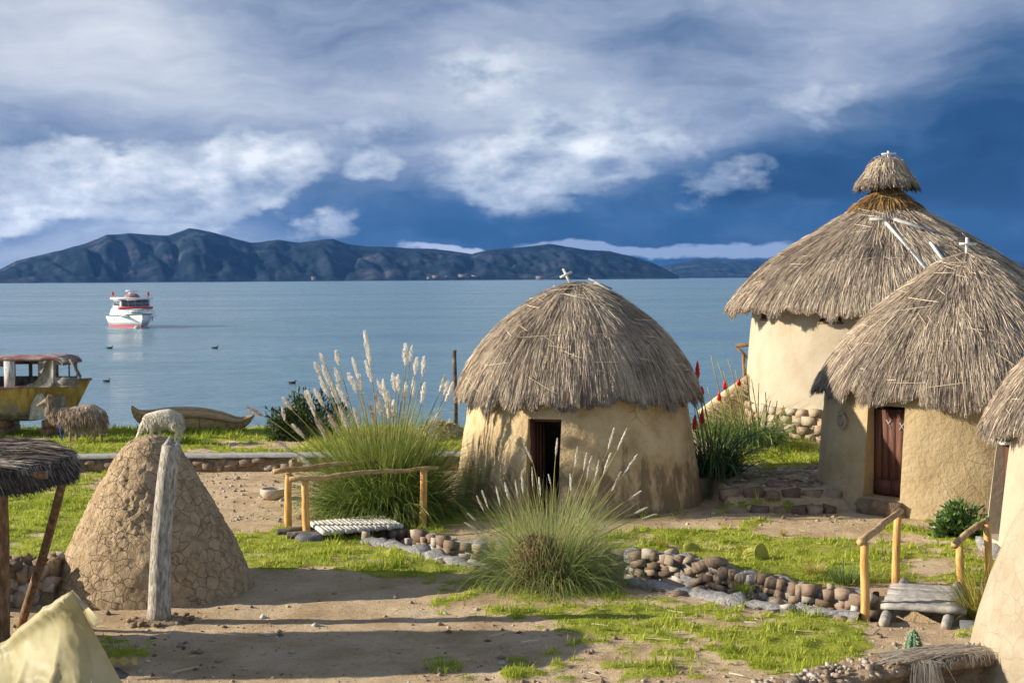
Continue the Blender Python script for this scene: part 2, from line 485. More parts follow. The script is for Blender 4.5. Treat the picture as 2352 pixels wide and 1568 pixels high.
def edge_y(x):                  # where the ground steps up to the upper terrace
    return np.interp(x, [-50, 0.6, 3.55, 3.8, 6.0, 7.4, 60], [29.9, 29.9, 28.3, 24.6, 24.6, 28.0, 28.0])


SHORE = 34.9


def height(x, y):
    x, y = np.asarray(x, float), np.asarray(y, float)
    h = .05 * (fbm(x * .5, y * .5, 0, 3, 3) - .5) + .05 * (fbm(x * 2.3, y * 2.3, 0, 3, 5) - .5)
    e = edge_y(x)
    w = np.interp(x, [-50, 1, 3, 6.3, 7.6, 60], [.06, .06, .45, .45, 1.2, 1.2])
    h = h + .3 * sst(e - w, e + w, y) + .1 * sst(30, 33, y)
    inside = np.minimum.reduce([y - near_y(x), far_y(x) - y, x - DX0])
    h = h - .6 * sst(.0, .14, inside)
    s = SHORE + .35 * (fbm(x * .35, 3.3, 0, 3, 8) - .5) + .12 * (fbm(x * 2, 1.3, 0, 2, 9) - .5)
    h = h - 2.2 * sst(s, s + 2.2, y) * 1.0
    h = h - .12 * sst(s - .05, s + .1, y)
    return h


def gz(x, y): return float(height(x, y))


def onG(px, py, z=0.0):         # ground point seen at a pixel, on the real height
    p = G(px, py, z)
    for _ in range(4):
        p = G(px, py, gz(p[0], p[1]))
    return p


# turf layout: patches (centre, half size in picture units) -> a world mask held by the ground
GR = [(330, 1012, 800, 32, 1.0), (900, 1030, 400, 30, 1.0), (60, 1190, 190, 125, 1.0), (60, 1290, 120, 50, .62), (740, 1265, 210, 40, 1.0), (950, 1295, 130, 34, .95), (600, 1235, 90, 30, .9),
      (560, 1215, 60, 20, .8), (1180, 1380, 230, 48, .85), (1100, 1345, 140, 40, .8), (1700, 1262, 330, 46, 1.0), (1560, 1235, 170, 30, .75), (1880, 1300, 220, 50, .95), (2050, 1275, 160, 50, .75),
      (1740, 1212, 130, 16, .72), (1790, 1045, 150, 32, 1.1), (1750, 1172, 120, 24, .62), (1640, 1440, 430, 55, .92), (1880, 1490, 300, 75, .88), (1440, 1520, 300, 60, .7), (1300, 1485, 110, 30, .75), (1270, 1400, 260, 30, .8),
      (1030, 1530, 90, 20, .68), (1130, 1555, 110, 18, .68), (280, 1480, 90, 26, .72), (2100, 1240, 100, 30, .85), (2240, 1270, 110, 70, .85), (2230, 1420, 70, 30, .8), (2010, 1440, 130, 22, .75),
      (940, 1395, 40, 10, .6), (1030, 1428, 40, 10, .6), (620, 1385, 40, 22, .55), (450, 1235, 40, 20, .4), (1000, 1195, 90, 30, .9), (1500, 1300, 120, 30, .7), (220, 1085, 60, 20, .6), (1240, 1200, 300, 22, .6), (1180, 1440, 120, 16, .5)]
DIRT = [(1850, 1222, 110, 16, .9), (760, 1120, 300, 50, .8), (840, 1470, 420, 110, .6), (1130, 1055, 60, 12, .3), (600, 1024, 110, 9, .75), (1510, 1205, 260, 12, .55), (1900, 1085, 90, 30, .4), (2090, 1460, 100, 40, .8), (560, 1150, 120, 70, .6), (160, 1008, 130, 16, .35), (2140, 1300, 80, 20, .4)]


def grass(x, y):
    h0 = np.where(np.asarray(y) > edge_y(x), .32, 0)
    px, py = proj(x, y, h0)
    g = np.zeros_like(px)
    for cx, cy, hx, hy, w in GR:
        d = (np.abs((px - cx) / hx) ** 2.6 + np.abs((py - cy) / hy) ** 2.6)
        g = np.maximum(g, w * (1 - sst(.25, 1.9, d)))
    g = np.where(py < 940, 1.0, g)
    for cx, cy, hx, hy, w in DIRT:
        d = (np.abs((px - cx) / hx) ** 2.4 + np.abs((py - cy) / hy) ** 2.4)
        g = g - w * (1 - sst(.3, 1.6, d))
    n = fbm(np.asarray(x) * 1.3, np.asarray(y) * 1.6, 0, 4, 21)
    n2 = fbm(np.asarray(x) * 4.2, np.asarray(y) * 4.2, 0, 3, 31)
    n3 = fbm(np.asarray(x) * 11, np.asarray(y) * 11, 0, 2, 37)
    v = g * .92 + 1.35 * (n - .5) + 1.1 * (n2 - .5) + .55 * (n3 - .5)
    inside = np.minimum.reduce([np.asarray(y) - near_y(x) + .3, far_y(x) + .25 - np.asarray(y), np.asarray(x) - DX0])
    v = np.where(inside > 0, v - .5 * sst(0, .12, inside), v)
    return sst(.36, .74, v)


def axis(lo, hi, flo, fhi, fine):
    a = list(np.arange(flo, fhi, fine))
    s, x = fine, flo
    while x > lo:
        s *= 1.25
        x -= s
        a.insert(0, x)
    s, x = fine, a[-1]
    while x < hi:
        s *= 1.25
        x += s
        a.append(x)
    return np.array(a)


xs = axis(-45, 45, -13.2, 13.6, .07)
ys = axis(-12, 37.6, 11.3, 36.2, .07)
X, Y = np.meshgrid(xs, ys)
Z = height(X, Y)
gm = grass(X, Y)
mb = MB()
nx, ny = len(xs), len(ys)
ii, jj = np.meshgrid(np.arange(nx - 1), np.arange(ny - 1))
b0 = (jj * nx + ii).ravel()
Zr = Z + (1 - gm) * .022 * (fbm(X * 9, Y * 9, 0, 3, 40) - .5) + gm * .05 * fbm(X * 5, Y * 5, 0, 3, 44)
mb.add(np.stack([X, Y, Zr], -1), np.stack([b0, b0 + 1, b0 + nx + 1, b0 + nx], 1), gm.ravel())

m, t, b = new_mat('yard_ground')
tc = t.add('ShaderNodeTexCoord').outputs['Object']
at = t.add('ShaderNodeAttribute', attribute_name='tint').outputs['Fac']
d1 = t.ramp(t.ss(.25, .75, t.noise(tc, 1.1, 7.0, .65)), [(0, (.43, .295, .17)), (.5, (.61, .45, .275)), (1, (.71, .555, .37))])
spk = t.noise(tc, 26.0, 4.0, .7)
d2 = t.mix(t.ss(.55, .72, spk), d1, (.52, .43, .33))
d2 = t.mix(t.ss(.57, .7, t.noise(tc, 17.0, 4.0, .7, .4)), d2, (.2, .145, .1))
g1 = t.ramp(t.ss(.25, .75, t.noise(tc, 2.5, 6.0, .65)), [(0, (.2, .225, .028)), (.5, (.34, .37, .05)), (1, (.46, .44, .11))])
g1 = t.mix(t.ss(.62, .75, t.noise(tc, 14.0, 4.0, .7)), g1, (.27, .23, .1))
at2 = t.ss(.3, .7, t.m('ADD', at, t.m('MULTIPLY', t.m('SUBTRACT', t.noise(tc, 20.0, 4.0, .7), .5), .9)))
t.set(b, 'Base Color', t.mix(at2, d2, g1))
b.inputs['Roughness'].default_value = .95
b.inputs['Specular IOR Level'].default_value = .1
hh = t.m('ADD', t.m('MULTIPLY', t.noise(tc, 9.0, 6.0, .7), .7), t.m('MULTIPLY', t.noise(tc, 45.0, 5.0, .75), .5))
bp = t.add('ShaderNodeBump', {'Height': hh, 'Strength': 1.0, 'Distance': .08})
t.l.new(bp.outputs[0], b.inputs['Normal'])
solo('ground', mb, m, (0, 0, 0), kind='structure', smooth=True)

# turf blades: ground cover
mb = MB()
N = 900000
gx = rng.uniform(-14, 14, N)
gy = 11.4 + 23.4 * rng.uniform(0, 1, N) ** 1.15
keep = (np.abs(gx) < gy * .40 + .6)
gx, gy = gx[keep], gy[keep]
gv = grass(gx, gy)
dens = np.clip(1.25 - gy / 40, .35, 1)
tuft = .25 + .75 * sst(.38, .6, fbm(gx * 3.5, gy * 3.5, 0, 3, 77))
keep = rng.uniform(0, 1, len(gx)) < gv * dens * tuft
gx, gy, gv = gx[keep], gy[keep], gv[keep]
N = len(gx)
hz = height(gx, gy) + gv * .05 * fbm(gx * 5, gy * 5, 0, 3, 44)
L = (.55 + 1.5 * sst(.42, .72, fbm(gx * 5, gy * 5, 0, 3, 44))) * rng.uniform(.018, .042, N) * (.5 + .6 * gv) * (1 + 1.0 * (fbm(gx * 1.1, gy * 1.1, 0, 3, 50) > .56)) * np.interp(gy, [12, 34], [.85, 1.35])
az = rng.uniform(0, 2 * PI, N)
lean = rng.uniform(.1, .9, N)
wd = np.interp(gy, [12, 34], [.010, .026]) * rng.uniform(.7, 1.4, N)
p0 = np.stack([gx, gy, hz], -1)
tip = p0 + np.stack([np.cos(az) * lean * L, np.sin(az) * lean * L, L], -1)
sd = np.stack([-np.sin(az), np.cos(az), np.zeros(N)], -1) * wd[:, None] * .5
V = np.stack([p0 - sd, p0 + sd, tip], 1).reshape(-1, 3)
tn = np.clip(.38 + 1.0 * (fbm(gx * .8, gy * .8, 0, 4, 60) - .5) + .25 * rng.normal(size=N) + .12 * (1 - gv), 0, 1)
mb.add(V, np.arange(3 * N).reshape(-1, 3), np.repeat(tn, 3))
solo('grass', mb, M['turf'], (0, 0, 0), kind='stuff')

# gravel and straw litter
mb = MB()
N = 42000
gx = rng.uniform(-13, 13, N)
gy = 11.6 + 18.5 * rng.uniform(0, 1, N) ** 1.3
cl = fbm(gx * .6, gy * .6, 0, 3, 91)
px, py = proj(gx, gy, 0)
back = ((px > 430) & (px < 1050) & (py > 1078) & (py < 1200)) * .55 + ((py > 1400) & (px > 900)) * .15
keep = (np.abs(gx) < gy * .39 + .4) & (rng.uniform(0, 1, N) < (sst(.45, .7, cl) * .5 + back + .08) * (1 - .7 * grass(gx, gy)))
gx, gy = gx[keep], gy[keep]
oct_ = np.array([[1, 0, 0], [-1, 0, 0], [0, 1, 0], [0, -1, 0], [0, 0, 1], [0, 0, -1]], float)
of = np.array([[0, 2, 4], [2, 1, 4], [1, 3, 4], [3, 0, 4], [2, 0, 5], [1, 2, 5], [3, 1, 5], [0, 3, 5]])
N = len(gx)
sz = (rng.uniform(0, 1, N) ** 6 * .045 + .008)
V = oct_[None] * (sz[:, None, None] * rng.uniform(.6, 1.3, (N, 6, 3))) * np.array([1, 1, .7])
V = V + np.stack([gx, gy, height(gx, gy) + sz * .2], -1)[:, None]
mb.add(V, (of[None] + 6 * np.arange(N)[:, None, None]).reshape(-1, 3), np.repeat(np.clip(rng.normal(.55, .33, N), 0, 1), 6))
solo('gravel', mb, M['stone'], (0, 0, 0), kind='stuff')

mb = MB()
N = 900
gx = rng.uniform(-12, 12, N)
gy = 11.8 + 12 * rng.uniform(0, 1, N) ** 1.5
px, py = proj(gx, gy, 0)
keep = (rng.uniform(0, 1, N) < np.where((px > 1050) & (py > 1330), .9, .22))
gx, gy = gx[keep], gy[keep]
N = len(gx)
az = rng.normal(.0, .6, N)
ln = rng.uniform(.04, .32, N)
k = np.linspace(-.5, .5, 3)
pts = np.stack([gx[:, None] + np.cos(az)[:, None] * ln[:, None] * k, gy[:, None] + np.sin(az)[:, None] * ln[:, None] * k, np.zeros((N, 3))], -1)
pts[..., 2] = height(pts[..., 0], pts[..., 1]) + rng.uniform(.02, .05, N)[:, None]
sd = np.stack([-np.sin(az), np.cos(az), .6 * np.ones(N)], -1)
mb.ribbons(pts, sd, rng.uniform(.006, .014, N), [1, 1, .7], np.clip(rng.normal(.6, .25, N), 0, 1))
solo('straw_litter', mb, M['straw'], (0, 0, 0), kind='stuff')

# ------------------------------------------------------------------ the lake
mb = MB()
mb.add([[-30000, -3000, -.5], [30000, -3000, -.5], [30000, 30000, -.5], [-30000, 30000, -.5]], [[0, 1, 2, 3]])
m, t, b = new_mat('lake_water')
tc = t.add('ShaderNodeTexCoord').outputs['Object']
mp = t.add('ShaderNodeMapping', {'Vector': tc, 'Scale': (.45, 1.0, 1)}).outputs[0]
big = t.noise(t.add('ShaderNodeMapping', {'Vector': tc, 'Scale': (.25, 1, 1)}).outputs[0], .02, 5.0, .6)
t.set(b, 'Base Color', t.ramp(t.ss(.3, .7, big), [(0, (.10, .2, .255)), (1, (.14, .25, .3))]))
t.set(b, 'Roughness', t.m('ADD', .14, t.m('MULTIPLY', t.ss(.35, .65, t.noise(t.add('ShaderNodeMapping', {'Vector': tc, 'Scale': (.12, 1, 1)}).outputs[0], .05, 5.0, .65)), .2)))
b.inputs['IOR'].default_value = 1.33
b.inputs['Specular IOR Level'].default_value = .5
hw = t.m('ADD', t.m('MULTIPLY', t.noise(mp, 1.6, 5.0, .6), .35), t.m('MULTIPLY', t.noise(mp, .35, 4.0, .6), 1.0))
bp = t.add('ShaderNodeBump', {'Height': hw, 'Strength': 1.0, 'Distance': .45})
t.l.new(bp.outputs[0], b.inputs['Normal'])
solo('lake_water', mb, m, (0, 0, 0), kind='structure')

# ------------------------------------------------------------------ far hills
def hills(name, prof, shore_px, dist0, dist1, seed, mm):
    pr = np.array(prof, float)
    n, kk = 420, 46
    px = np.linspace(pr[0, 0], pr[-1, 0], n)
    top = np.interp(px, pr[:, 0], pr[:, 1])
    top = top + 2.2 * (fbm(px * .035, 1.7, 0, 4, seed) - .5)
    hor = 639.2 - (px - 1176) * math.tan(-ROLL)
    t_ = np.linspace(0, 1.12, kk)
    A = (px - 1176) / F
    D0 = dist0 + 350 * (fbm(px * .01, 5.1, 0, 3, seed + 2) - .5)
    D = D0[:, None] + (dist1 - dist0) * t_[None]
    H = np.maximum((hor - top) / F * (dist1) * math.cos(PITCH) + 4.1, 2)
    sh = np.interp(t_, [0, .06, .25, .6, 1.0, 1.12], [0, .06, .3, .72, 1.0, .9])
    rid = np.abs(fbm(px[:, None] * .022 + t_[None] * 1.2, t_[None] * 1.6 + 0 * px[:, None], 0, 5, seed + 5) - .5) * 2
    Zh = H[:, None] * (sh[None] * (1 - .0) - .24 * (1 - rid) ** 2 * np.sin(np.clip(t_, 0, 1) * PI)[None] ** .8 + .1 * np.sin(np.clip(t_, 0, 1) * PI)[None])
    Zh = np.maximum(Zh, -1) - .6
    Zh[:, 0] = -3
    V = np.stack([A[:, None] * D, D, Zh], -1)
    i, j = np.meshgrid(np.arange(kk - 1), np.arange(n - 1))
    b_ = (j * kk + i).ravel()
    mb = MB()
    mb.add(V, np.stack([b_, b_ + kk, b_ + kk + 1, b_ + 1], 1))
    return solo(name, mb, mm, (0, 0, 0), kind='structure', smooth=True)


mh = mat('cloud_shaded_scrub', [(0, (.008, .015, .022)), (.45, (.018, .028, .04)), (.75, (.032, .041, .055)), (1, (.085, .08, .09))], .006, 8, rough=1.0, bump=.6, bscale=.02, spec=0.0, bdist=20)  # scrub darkened and blued in its colour, standing in for cloud shadow
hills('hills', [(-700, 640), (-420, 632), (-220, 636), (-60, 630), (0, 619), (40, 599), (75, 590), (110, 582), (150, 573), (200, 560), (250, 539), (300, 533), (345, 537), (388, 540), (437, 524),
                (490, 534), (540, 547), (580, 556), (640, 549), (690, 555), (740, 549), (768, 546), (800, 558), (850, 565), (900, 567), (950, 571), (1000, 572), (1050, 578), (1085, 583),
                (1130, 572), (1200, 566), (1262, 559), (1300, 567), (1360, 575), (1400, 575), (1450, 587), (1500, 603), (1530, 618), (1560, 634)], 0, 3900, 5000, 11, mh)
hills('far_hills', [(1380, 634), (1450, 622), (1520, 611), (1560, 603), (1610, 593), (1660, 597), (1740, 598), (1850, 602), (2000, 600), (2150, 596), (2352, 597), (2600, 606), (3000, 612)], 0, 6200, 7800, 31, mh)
for k, (px, dy) in enumerate([(985, 1), (1000, 3), (1012, 0), (1028, 2), (1043, 1), (1062, 4), (1078, 1), (1090, 3), (1240, 1), (720, 2)]):
    q = P(px, 640, 3960)
    mb = MB()
    w = 5 + 3 * (k % 3)
    z0 = dy * 2.0
    mb.box(q[0] - w, q[0] + w, q[1] - 5, q[1] + 5, z0 - 2, z0 + 5)
    mb.poly([[q[0] - w - 1, q[1] - 6, z0 + 5], [q[0] + w + 1, q[1] - 6, z0 + 5], [q[0] + w + 1, q[1] + 6, z0 + 5], [q[0] - w - 1, q[1] + 6, z0 + 5], [q[0] - w - 1, q[1], z0 + 8], [q[0] + w + 1, q[1], z0 + 8]],
            [[0, 1, 5, 4], [2, 3, 4, 5], [0, 4, 3], [1, 2, 5]])
    solo('village_house', mb, M['house'], (q[0], q[1], z0), 'tiny pale house of the village on the far shore', 'house', 'village houses on the far shore')
#@@HUTS

# ------------------------------------------------------------------ thatched huts
def thatch(c, prof, n, lr, over, seed, w=(.005, .011), bias=0.0, amin=0.0, amax=2 * PI, lift=.05, jag=1.0):
    g = np.random.default_rng(seed)
    pr = np.asarray(prof, float)
    pr = np.stack([np.interp(np.linspace(0, len(pr) - 1, 60), np.arange(len(pr)), pr[:, k]) for k in (0, 1)], 1)
    for _ in range(6):
        pr[1:-1] = (pr[:-2] + 2 * pr[1:-1] + pr[2:]) / 4
    seg = np.linalg.norm(np.diff(pr, axis=0), axis=1)
    s = np.concatenate([[0], np.cumsum(seg)])
    St = s[-1]
    tg = np.gradient(pr, axis=0)
    tg /= np.linalg.norm(tg, axis=1)[:, None]
    et = tg[-1] * .75 + np.array([.0, -.45])
    et /= np.linalg.norm(et)

    def at(ss):
        r = np.interp(ss, s, pr[:, 0]) + np.maximum(ss - St, 0) * et[0]
        z = np.interp(ss, s, pr[:, 1]) + np.maximum(ss - St, 0) * et[1]
        tr = np.where(ss > St, et[0], np.interp(ss, s, tg[:, 0]))
        tz = np.where(ss > St, et[1], np.interp(ss, s, tg[:, 1]))
        return r, z, -tz, tr
    K = 5
    cand = g.uniform(-.12, St - .02, n * 4)
    keep = g.uniform(0, 1, n * 4) < np.clip(np.interp(cand, s, pr[:, 0]) / pr[:, 0].max(), .05, 1)
    s0 = cand[keep][:n]
    n = len(s0)
    s0 = np.where(g.uniform(0, 1, n) < .22, St - g.uniform(.0, .42, n), s0)      # a thicker fringe at the eave
    th = g.uniform(amin, amax, n)
    L = g.uniform(lr[0], lr[1], n)
    low = fbm(np.cos(th) * 5, np.sin(th) * 5, s0 * 2.2, 3, seed)
    mid = fbm(np.cos(th) * 14, np.sin(th) * 14, s0 * 4, 3, seed + 3)
    rr = np.maximum(np.interp(s0, s, pr[:, 0]), .12)
    drift = (g.normal(0, .06, n) + .22 * (low - .5) + .2 * (mid - .5)) * L / rr
    k = np.linspace(0, 1, K)
    ov = over * (.5 + 2.6 * jag * (fbm(np.cos(th) * 11, np.sin(th) * 11, 0, 4, seed + 6) - .3)) + over * .9 * np.maximum(fbm(np.cos(th) * 26, np.sin(th) * 26, 1.3, 2, seed + 7) - .55, 0) * 3
    SS = s0[:, None] + L[:, None] * k[None]
    SS = np.minimum(SS, (St + np.maximum(ov * g.uniform(.55, 1.05, n), .02))[:, None])
    TH = th[:, None] + drift[:, None] * k[None]
    Rr, Zz, Nr, Nz = at(SS)
    lf = g.uniform(0, lift, n)[:, None] + k[None] ** 2 * (g.uniform(0, .035, n) + .03 * (mid > .55))[:, None]
    Rr = Rr + lf * Nr
    Zz = Zz + lf * Nz - .05 * np.maximum(SS - St, 0)
    pts = np.stack([c[0] + Rr * np.cos(TH), c[1] + Rr * np.sin(TH), c[2] + Zz], -1)
    al = g.uniform(-1.0, 1.0, n)[:, None]
    sd = np.stack([-np.sin(TH) * np.cos(al) + Nr * np.cos(TH) * np.sin(al), np.cos(TH) * np.cos(al) + Nr * np.sin(TH) * np.sin(al), Nz * np.sin(al)], -1)
    ht = fbm(np.cos(th) * 1.7, np.sin(th) * 1.7, s0 * 1.1, 3, seed + 9)
    tint = np.clip(.42 + bias + .6 * (low - .5) + .9 * (mid - .5) + .8 * (ht - .5) + g.normal(0, .16, n) - .2 * sst(St - .5, St - .02, s0), 0.02, 1)
    pale = g.uniform(0, 1, n) < .035
    tint = np.where(pale, g.uniform(.8, 1, n), tint)
    mb = MB()
    mb.ribbons(pts, sd, g.uniform(w[0], w[1], n), [.8, 1, 1, .8, .25], tint)
    # loose straws lying across
    q = max(30, n // 280)
    s1 = g.uniform(.1 * St, St * .97, q)
    t1 = g.uniform(amin, amax, q)
    ds = g.normal(0, .16, q)
    dt = g.normal(0, .3, q)
    kk = np.linspace(-.5, .5, 4)
    SS = np.clip(s1[:, None] + ds[:, None] * kk, 0, St)
    r1, z1, n1, n2 = at(SS)
    TH = t1[:, None] + (dt / np.maximum(r1[:, 0], .3))[:, None] * kk
    r1 = r1 + (lift + .035) * n1
    z1 = z1 + (lift + .035) * n2
    pts = np.stack([c[0] + r1 * np.cos(TH), c[1] + r1 * np.sin(TH), c[2] + z1], -1)
    sd = np.zeros((q, 3))
    sd[:, 2] = 1
    mb.ribbons(pts, sd, g.uniform(.005, .011, q), [.7, 1, 1, .6], g.uniform(.6, 1, q))
    base = pr.copy()
    base[:, 0] = np.maximum(base[:, 0] - .015, 0.001)
    base[:, 1] -= .02
    inner = np.array([[pr[-1, 0] * .86, pr[-1, 1] + .06]])
    if amin == 0.0:
        mb.lathe(np.concatenate([base, inner]), c, 90, .08, noise=.035, nscale=2.5, seed=seed)
    return mb, at, St


def cross(mb, base, h, wd, r, tilt=(0, 0), turn=0.0):
    up = np.array([math.sin(tilt[0]), math.sin(tilt[1]), 1.0])
    up /= np.linalg.norm(up)
    b = np.asarray(base, float)
    ax = np.array([math.cos(turn), math.sin(turn), 0])
    ax = ax - up * np.dot(ax, up)
    mb.beam(b - up * .12, b + up * h, r, r, .5, up=(0, 1, 0))
    m_ = b + up * h * .68 + np.array([0, -r * .9, 0])
    mb.beam(m_ - ax * wd / 2, m_ + ax * wd / 2, r, r, .5)


def hut_wall(c, prof, phi, dw, z0, z1, bump, seed, depth=None, n=200):
    """round earth wall with a door opening; returns the wall mesh and the door's frame"""
    pr = np.asarray(prof, float)
    rf = lambda z: np.interp(z, pr[::-1, 1], pr[::-1, 0]) if pr[0, 1] > pr[-1, 1] else np.interp(z, pr[:, 1], pr[:, 0])
    ad = (dw / 2) / rf((z0 + z1) / 2)
    al = np.concatenate([[-ad, -ad / 3, ad / 3, ad], np.linspace(ad, 2 * PI - ad, n)[1:-1]])
    zlo, zhi = min(pr[:, 1]), max(pr[:, 1])
    zs = np.unique(np.round(np.concatenate([np.linspace(zlo, z0, 3), np.linspace(z0, z1, 30), np.linspace(z1, zhi, 8)]), 4))
    A, ZZ = np.meshgrid(al, zs)
    rr = rf(ZZ) + bump * (fbm(np.cos(A) * 2.2 + 5, np.sin(A) * 2.2, ZZ * .9, 4, seed) - .5) * 2 * np.clip((np.abs(np.where(A > PI, A - 2 * PI, A)) - ad) * 6, .0, 1)
    rr = rr + (.022 * (fbm(np.cos(A) * 11 + 5, np.sin(A) * 11, ZZ * 3.5, 4, seed + 1) - .5) * 2 + .05 * np.exp(-np.maximum(ZZ, 0) / .12) * fbm(np.cos(A) * 9, np.sin(A) * 9, 0, 3, seed + 2)) * np.clip((np.abs(np.where(A > PI, A - 2 * PI, A)) - ad) * 6, .0, 1)
    n_ = np.array([math.sin(phi), -math.cos(phi), 0])
    td = np.array([math.cos(phi), math.sin(phi), 0])
    V = np.array(c) + rr[..., None] * (np.cos(A)[..., None] * n_ + np.sin(A)[..., None] * td) + ZZ[..., None] * np.array([0, 0, 1])
    # straight sides to the opening
    for col, sg in ((0, -1), (3, 1), (1, -1 / 3), (2, 1 / 3)):
        tt = sg * dw / 2
        for q in range(len(zs)):
            rad = rf(zs[q])
            V[q, col] = np.array(c) + td * tt + n_ * math.sqrt(rad ** 2 - tt ** 2) + np.array([0, 0, zs[q]])
    m_ = len(al)
    fs = []
    for q in range(len(zs) - 1):
        for p in range(m_):
            if p < 3 and zs[q] >= z0 - 1e-3 and zs[q + 1] <= z1 + 1e-3:
                continue
            fs.append([q * m_ + p, q * m_ + (p + 1) % m_, (q + 1) * m_ + (p + 1) % m_, (q + 1) * m_ + p])
    mb = MB()
    mb.add(V.reshape(-1, 3), np.array(fs))
    dn = math.sqrt(rf(z1) ** 2 - (dw / 2) ** 2) - (.1 if depth is None else depth)
    # the jambs, lintel and sill of the opening
    rows = [q for q in range(len(zs)) if z0 - 1e-3 <= zs[q] <= z1 + 1e-3]
    C = np.array(c)
    for col, sg in ((0, -1), (3, 1)):
        a_ = np.array([V[q, col] for q in rows])
        b_ = np.array([C + td * sg * dw / 2 + n_ * dn + np.array([0, 0, zs[q]]) for q in rows])
        k = len(rows)
        i = np.arange(k - 1)
        mb.add(np.concatenate([a_, b_]), np.stack([i, i + 1, k + i + 1, k + i], 1))
    for zz, q in ((z1, rows[-1]), (z0, rows[0])):
        a_ = np.array([V[q, p] for p in range(4)])
        b_ = np.array([C + td * f * dw / 2 + n_ * dn + np.array([0, 0, zz]) for f in (-1, -1 / 3, 1 / 3, 1)])
        i = np.arange(3)
        mb.add(np.concatenate([a_, b_]), np.stack([i, i + 1, 4 + i + 1, 4 + i], 1))
    return mb, n_, td, dn


def door_leaf(C, td, n_, dn, dw, z0, z1, swing=0.0, planks=5, th=.045, seed=1):
    """plank leaf hung on the left jamb; swing opens it inwards"""
    g = np.random.default_rng(seed)
    mb = MB()
    hin = np.asarray(C) - td * dw / 2 + n_ * dn
    ux = td * math.cos(swing) - n_ * math.sin(swing)
    uy = np.cross([0, 0, 1], ux)
    w = dw / planks
    for k in range(planks):
        o = g.uniform(-.006, .006)
        a0, a1 = k * w + .004, (k + 1) * w - .004
        zt = z1 - .02 - g.uniform(0, .03)
        zb = z0 + .01 + g.uniform(0, .02)
        V = [hin + ux * a + uy * (o + b) + np.array([0, 0, z]) for a in (a0, a1) for b in (0, th) for z in (zb, zt)]
        mb.add(V, [[0, 1, 3, 2], [4, 6, 7, 5], [0, 4, 5, 1], [2, 3, 7, 6], [0, 2, 6, 4], [1, 5, 7, 3]], g.uniform(.2, .9))
    return mb, ux, uy, hin


def profile(cx_half, hor, sc):   # (half width, picture row) -> (radius, height)
    return [(h / sc, 4.1 + (hor - y) / sc) for h, y in cx_half]


# --- hut in the middle
c1 = np.array([*(P(1327, 900, 25.8)[:2]), 0.0])
sc = F / 25.8
hut = thing('mud_hut', c1, 'round mud hut with stained walls, open dark doorway and rounded grey thatch', 'hut', 'round thatched mud huts')
w1 = [(2.29, -.15), (2.27, .15), (2.21, .6), (2.14, 1.1), (2.07, 1.5), (2.02, 1.85), (1.98, 2.22)]
wm, n_, td, dn = hut_wall(c1, w1, R(-19), .60, .1, 1.68, .03, 5, depth=.16)
wall = part('wall', wm, M['adobe_stained'], hut, smooth=True)
dm, ux, uy, hin = door_leaf(c1, td, n_, dn + .06, .60, .1, 1.68, swing=R(80), planks=5, seed=3)
part('door', dm, M['door'], hut)
fb = MB()
for sg in (-1, 1):
    p = c1 + td * sg * (.30 - .02) + n_ * (dn + .03)
    fb.beam(p + [0, 0, .1], p + [0, 0, 1.66], .05, .06, up=(0, 1, 0))
p = c1 + n_ * (dn + .03) + np.array([0, 0, 1.65])
fb.beam(p - td * .30, p + td * .30, .06, .055)
part('door_frame', fb, M['door'], hut)
pr1 = profile([(2, 652), (26, 657), (50, 665), (84, 681), (124, 707), (178, 750), (218, 793), (245, 834), (262, 868), (271, 889)], 638.2, sc)
rm, at1, _ = thatch(c1, pr1, 72000, (.3, .75), .19, 101)
roof = part('roof', rm, M['thatch'], hut)
cb = MB()
ap = c1 + np.array([-.12, -.05, pr1[0][1]])
cross(cb, ap + np.array([.02, 0, -.06]), .38, .27, .045, tilt=(-.5, 0), turn=.0)
part('cross', cb, M['pale_wood'], hut, label='leaning wooden cross')
bb = MB()
for (x0, x1, dz, dy) in ((.22, .72, .01, -.25), (.1, .5, .04, -.12)):
    a_ = at1(np.array([x0 + .1, x1 + .2]))
    bb.beam(c1 + np.array([a_[0][0] * .95, dy, a_[1][0] + .1 + dz]), c1 + np.array([a_[0][1] * .95, dy - .05, a_[1][1] + .1 + dz]), .09, .03)
solo('roof_board', bb, M['grey_plank'], tuple(c1 + np.array([.45, -.2, pr1[2][1]])), 'short whitish boards lying on the top of the middle hut roof', 'board')

# --- hut on the right, in front of the tall one
c2 = np.array([*(P(2215, 900, 25.6)[:2]), 0.0])
sc = F / 25.6
hut = thing('mud_hut', c2, 'round mud hut with closed plank door and white cross on its thatch', 'hut', 'round thatched mud huts')
w2 = [(2.68, -.15), (2.66, .1), (2.62, .6), (2.57, 1.2), (2.53, 1.6), (2.5, 2.05), (2.46, 2.3)]
wm, n_, td, dn = hut_wall(c2, w2, R(-49), .74, .27, 1.86, .035, 15, depth=.2)
part('wall', wm, M['adobe'], hut, smooth=True)
dm, ux, uy, hin = door_leaf(c2, td, n_, dn + .02, .74, .27, 1.82, planks=5, seed=8)
door = part('door', dm, M['door'], hut)
for f in (.42, .78):
    xb = MB()
    p = hin + ux * .74 * f - uy * .012 + np.array([0, 0, 1.5 + .03 * (f < .5)])
    xb.beam(p + ux * -.05 + [0, 0, .07], p + ux * .05 + [0, 0, -.07], .014, .012, up=(0, 1, 0))
    xb.beam(p + ux * .05 + [0, 0, .07] - uy * .012, p + ux * (-.05 if f > .5 else -.01) + [0, 0, (-.06 if f > .5 else -.01)] - uy * .012, .014, .012, up=(0, 1, 0))
    part('iron_strap', xb, M['iron'], door)
kb = MB()
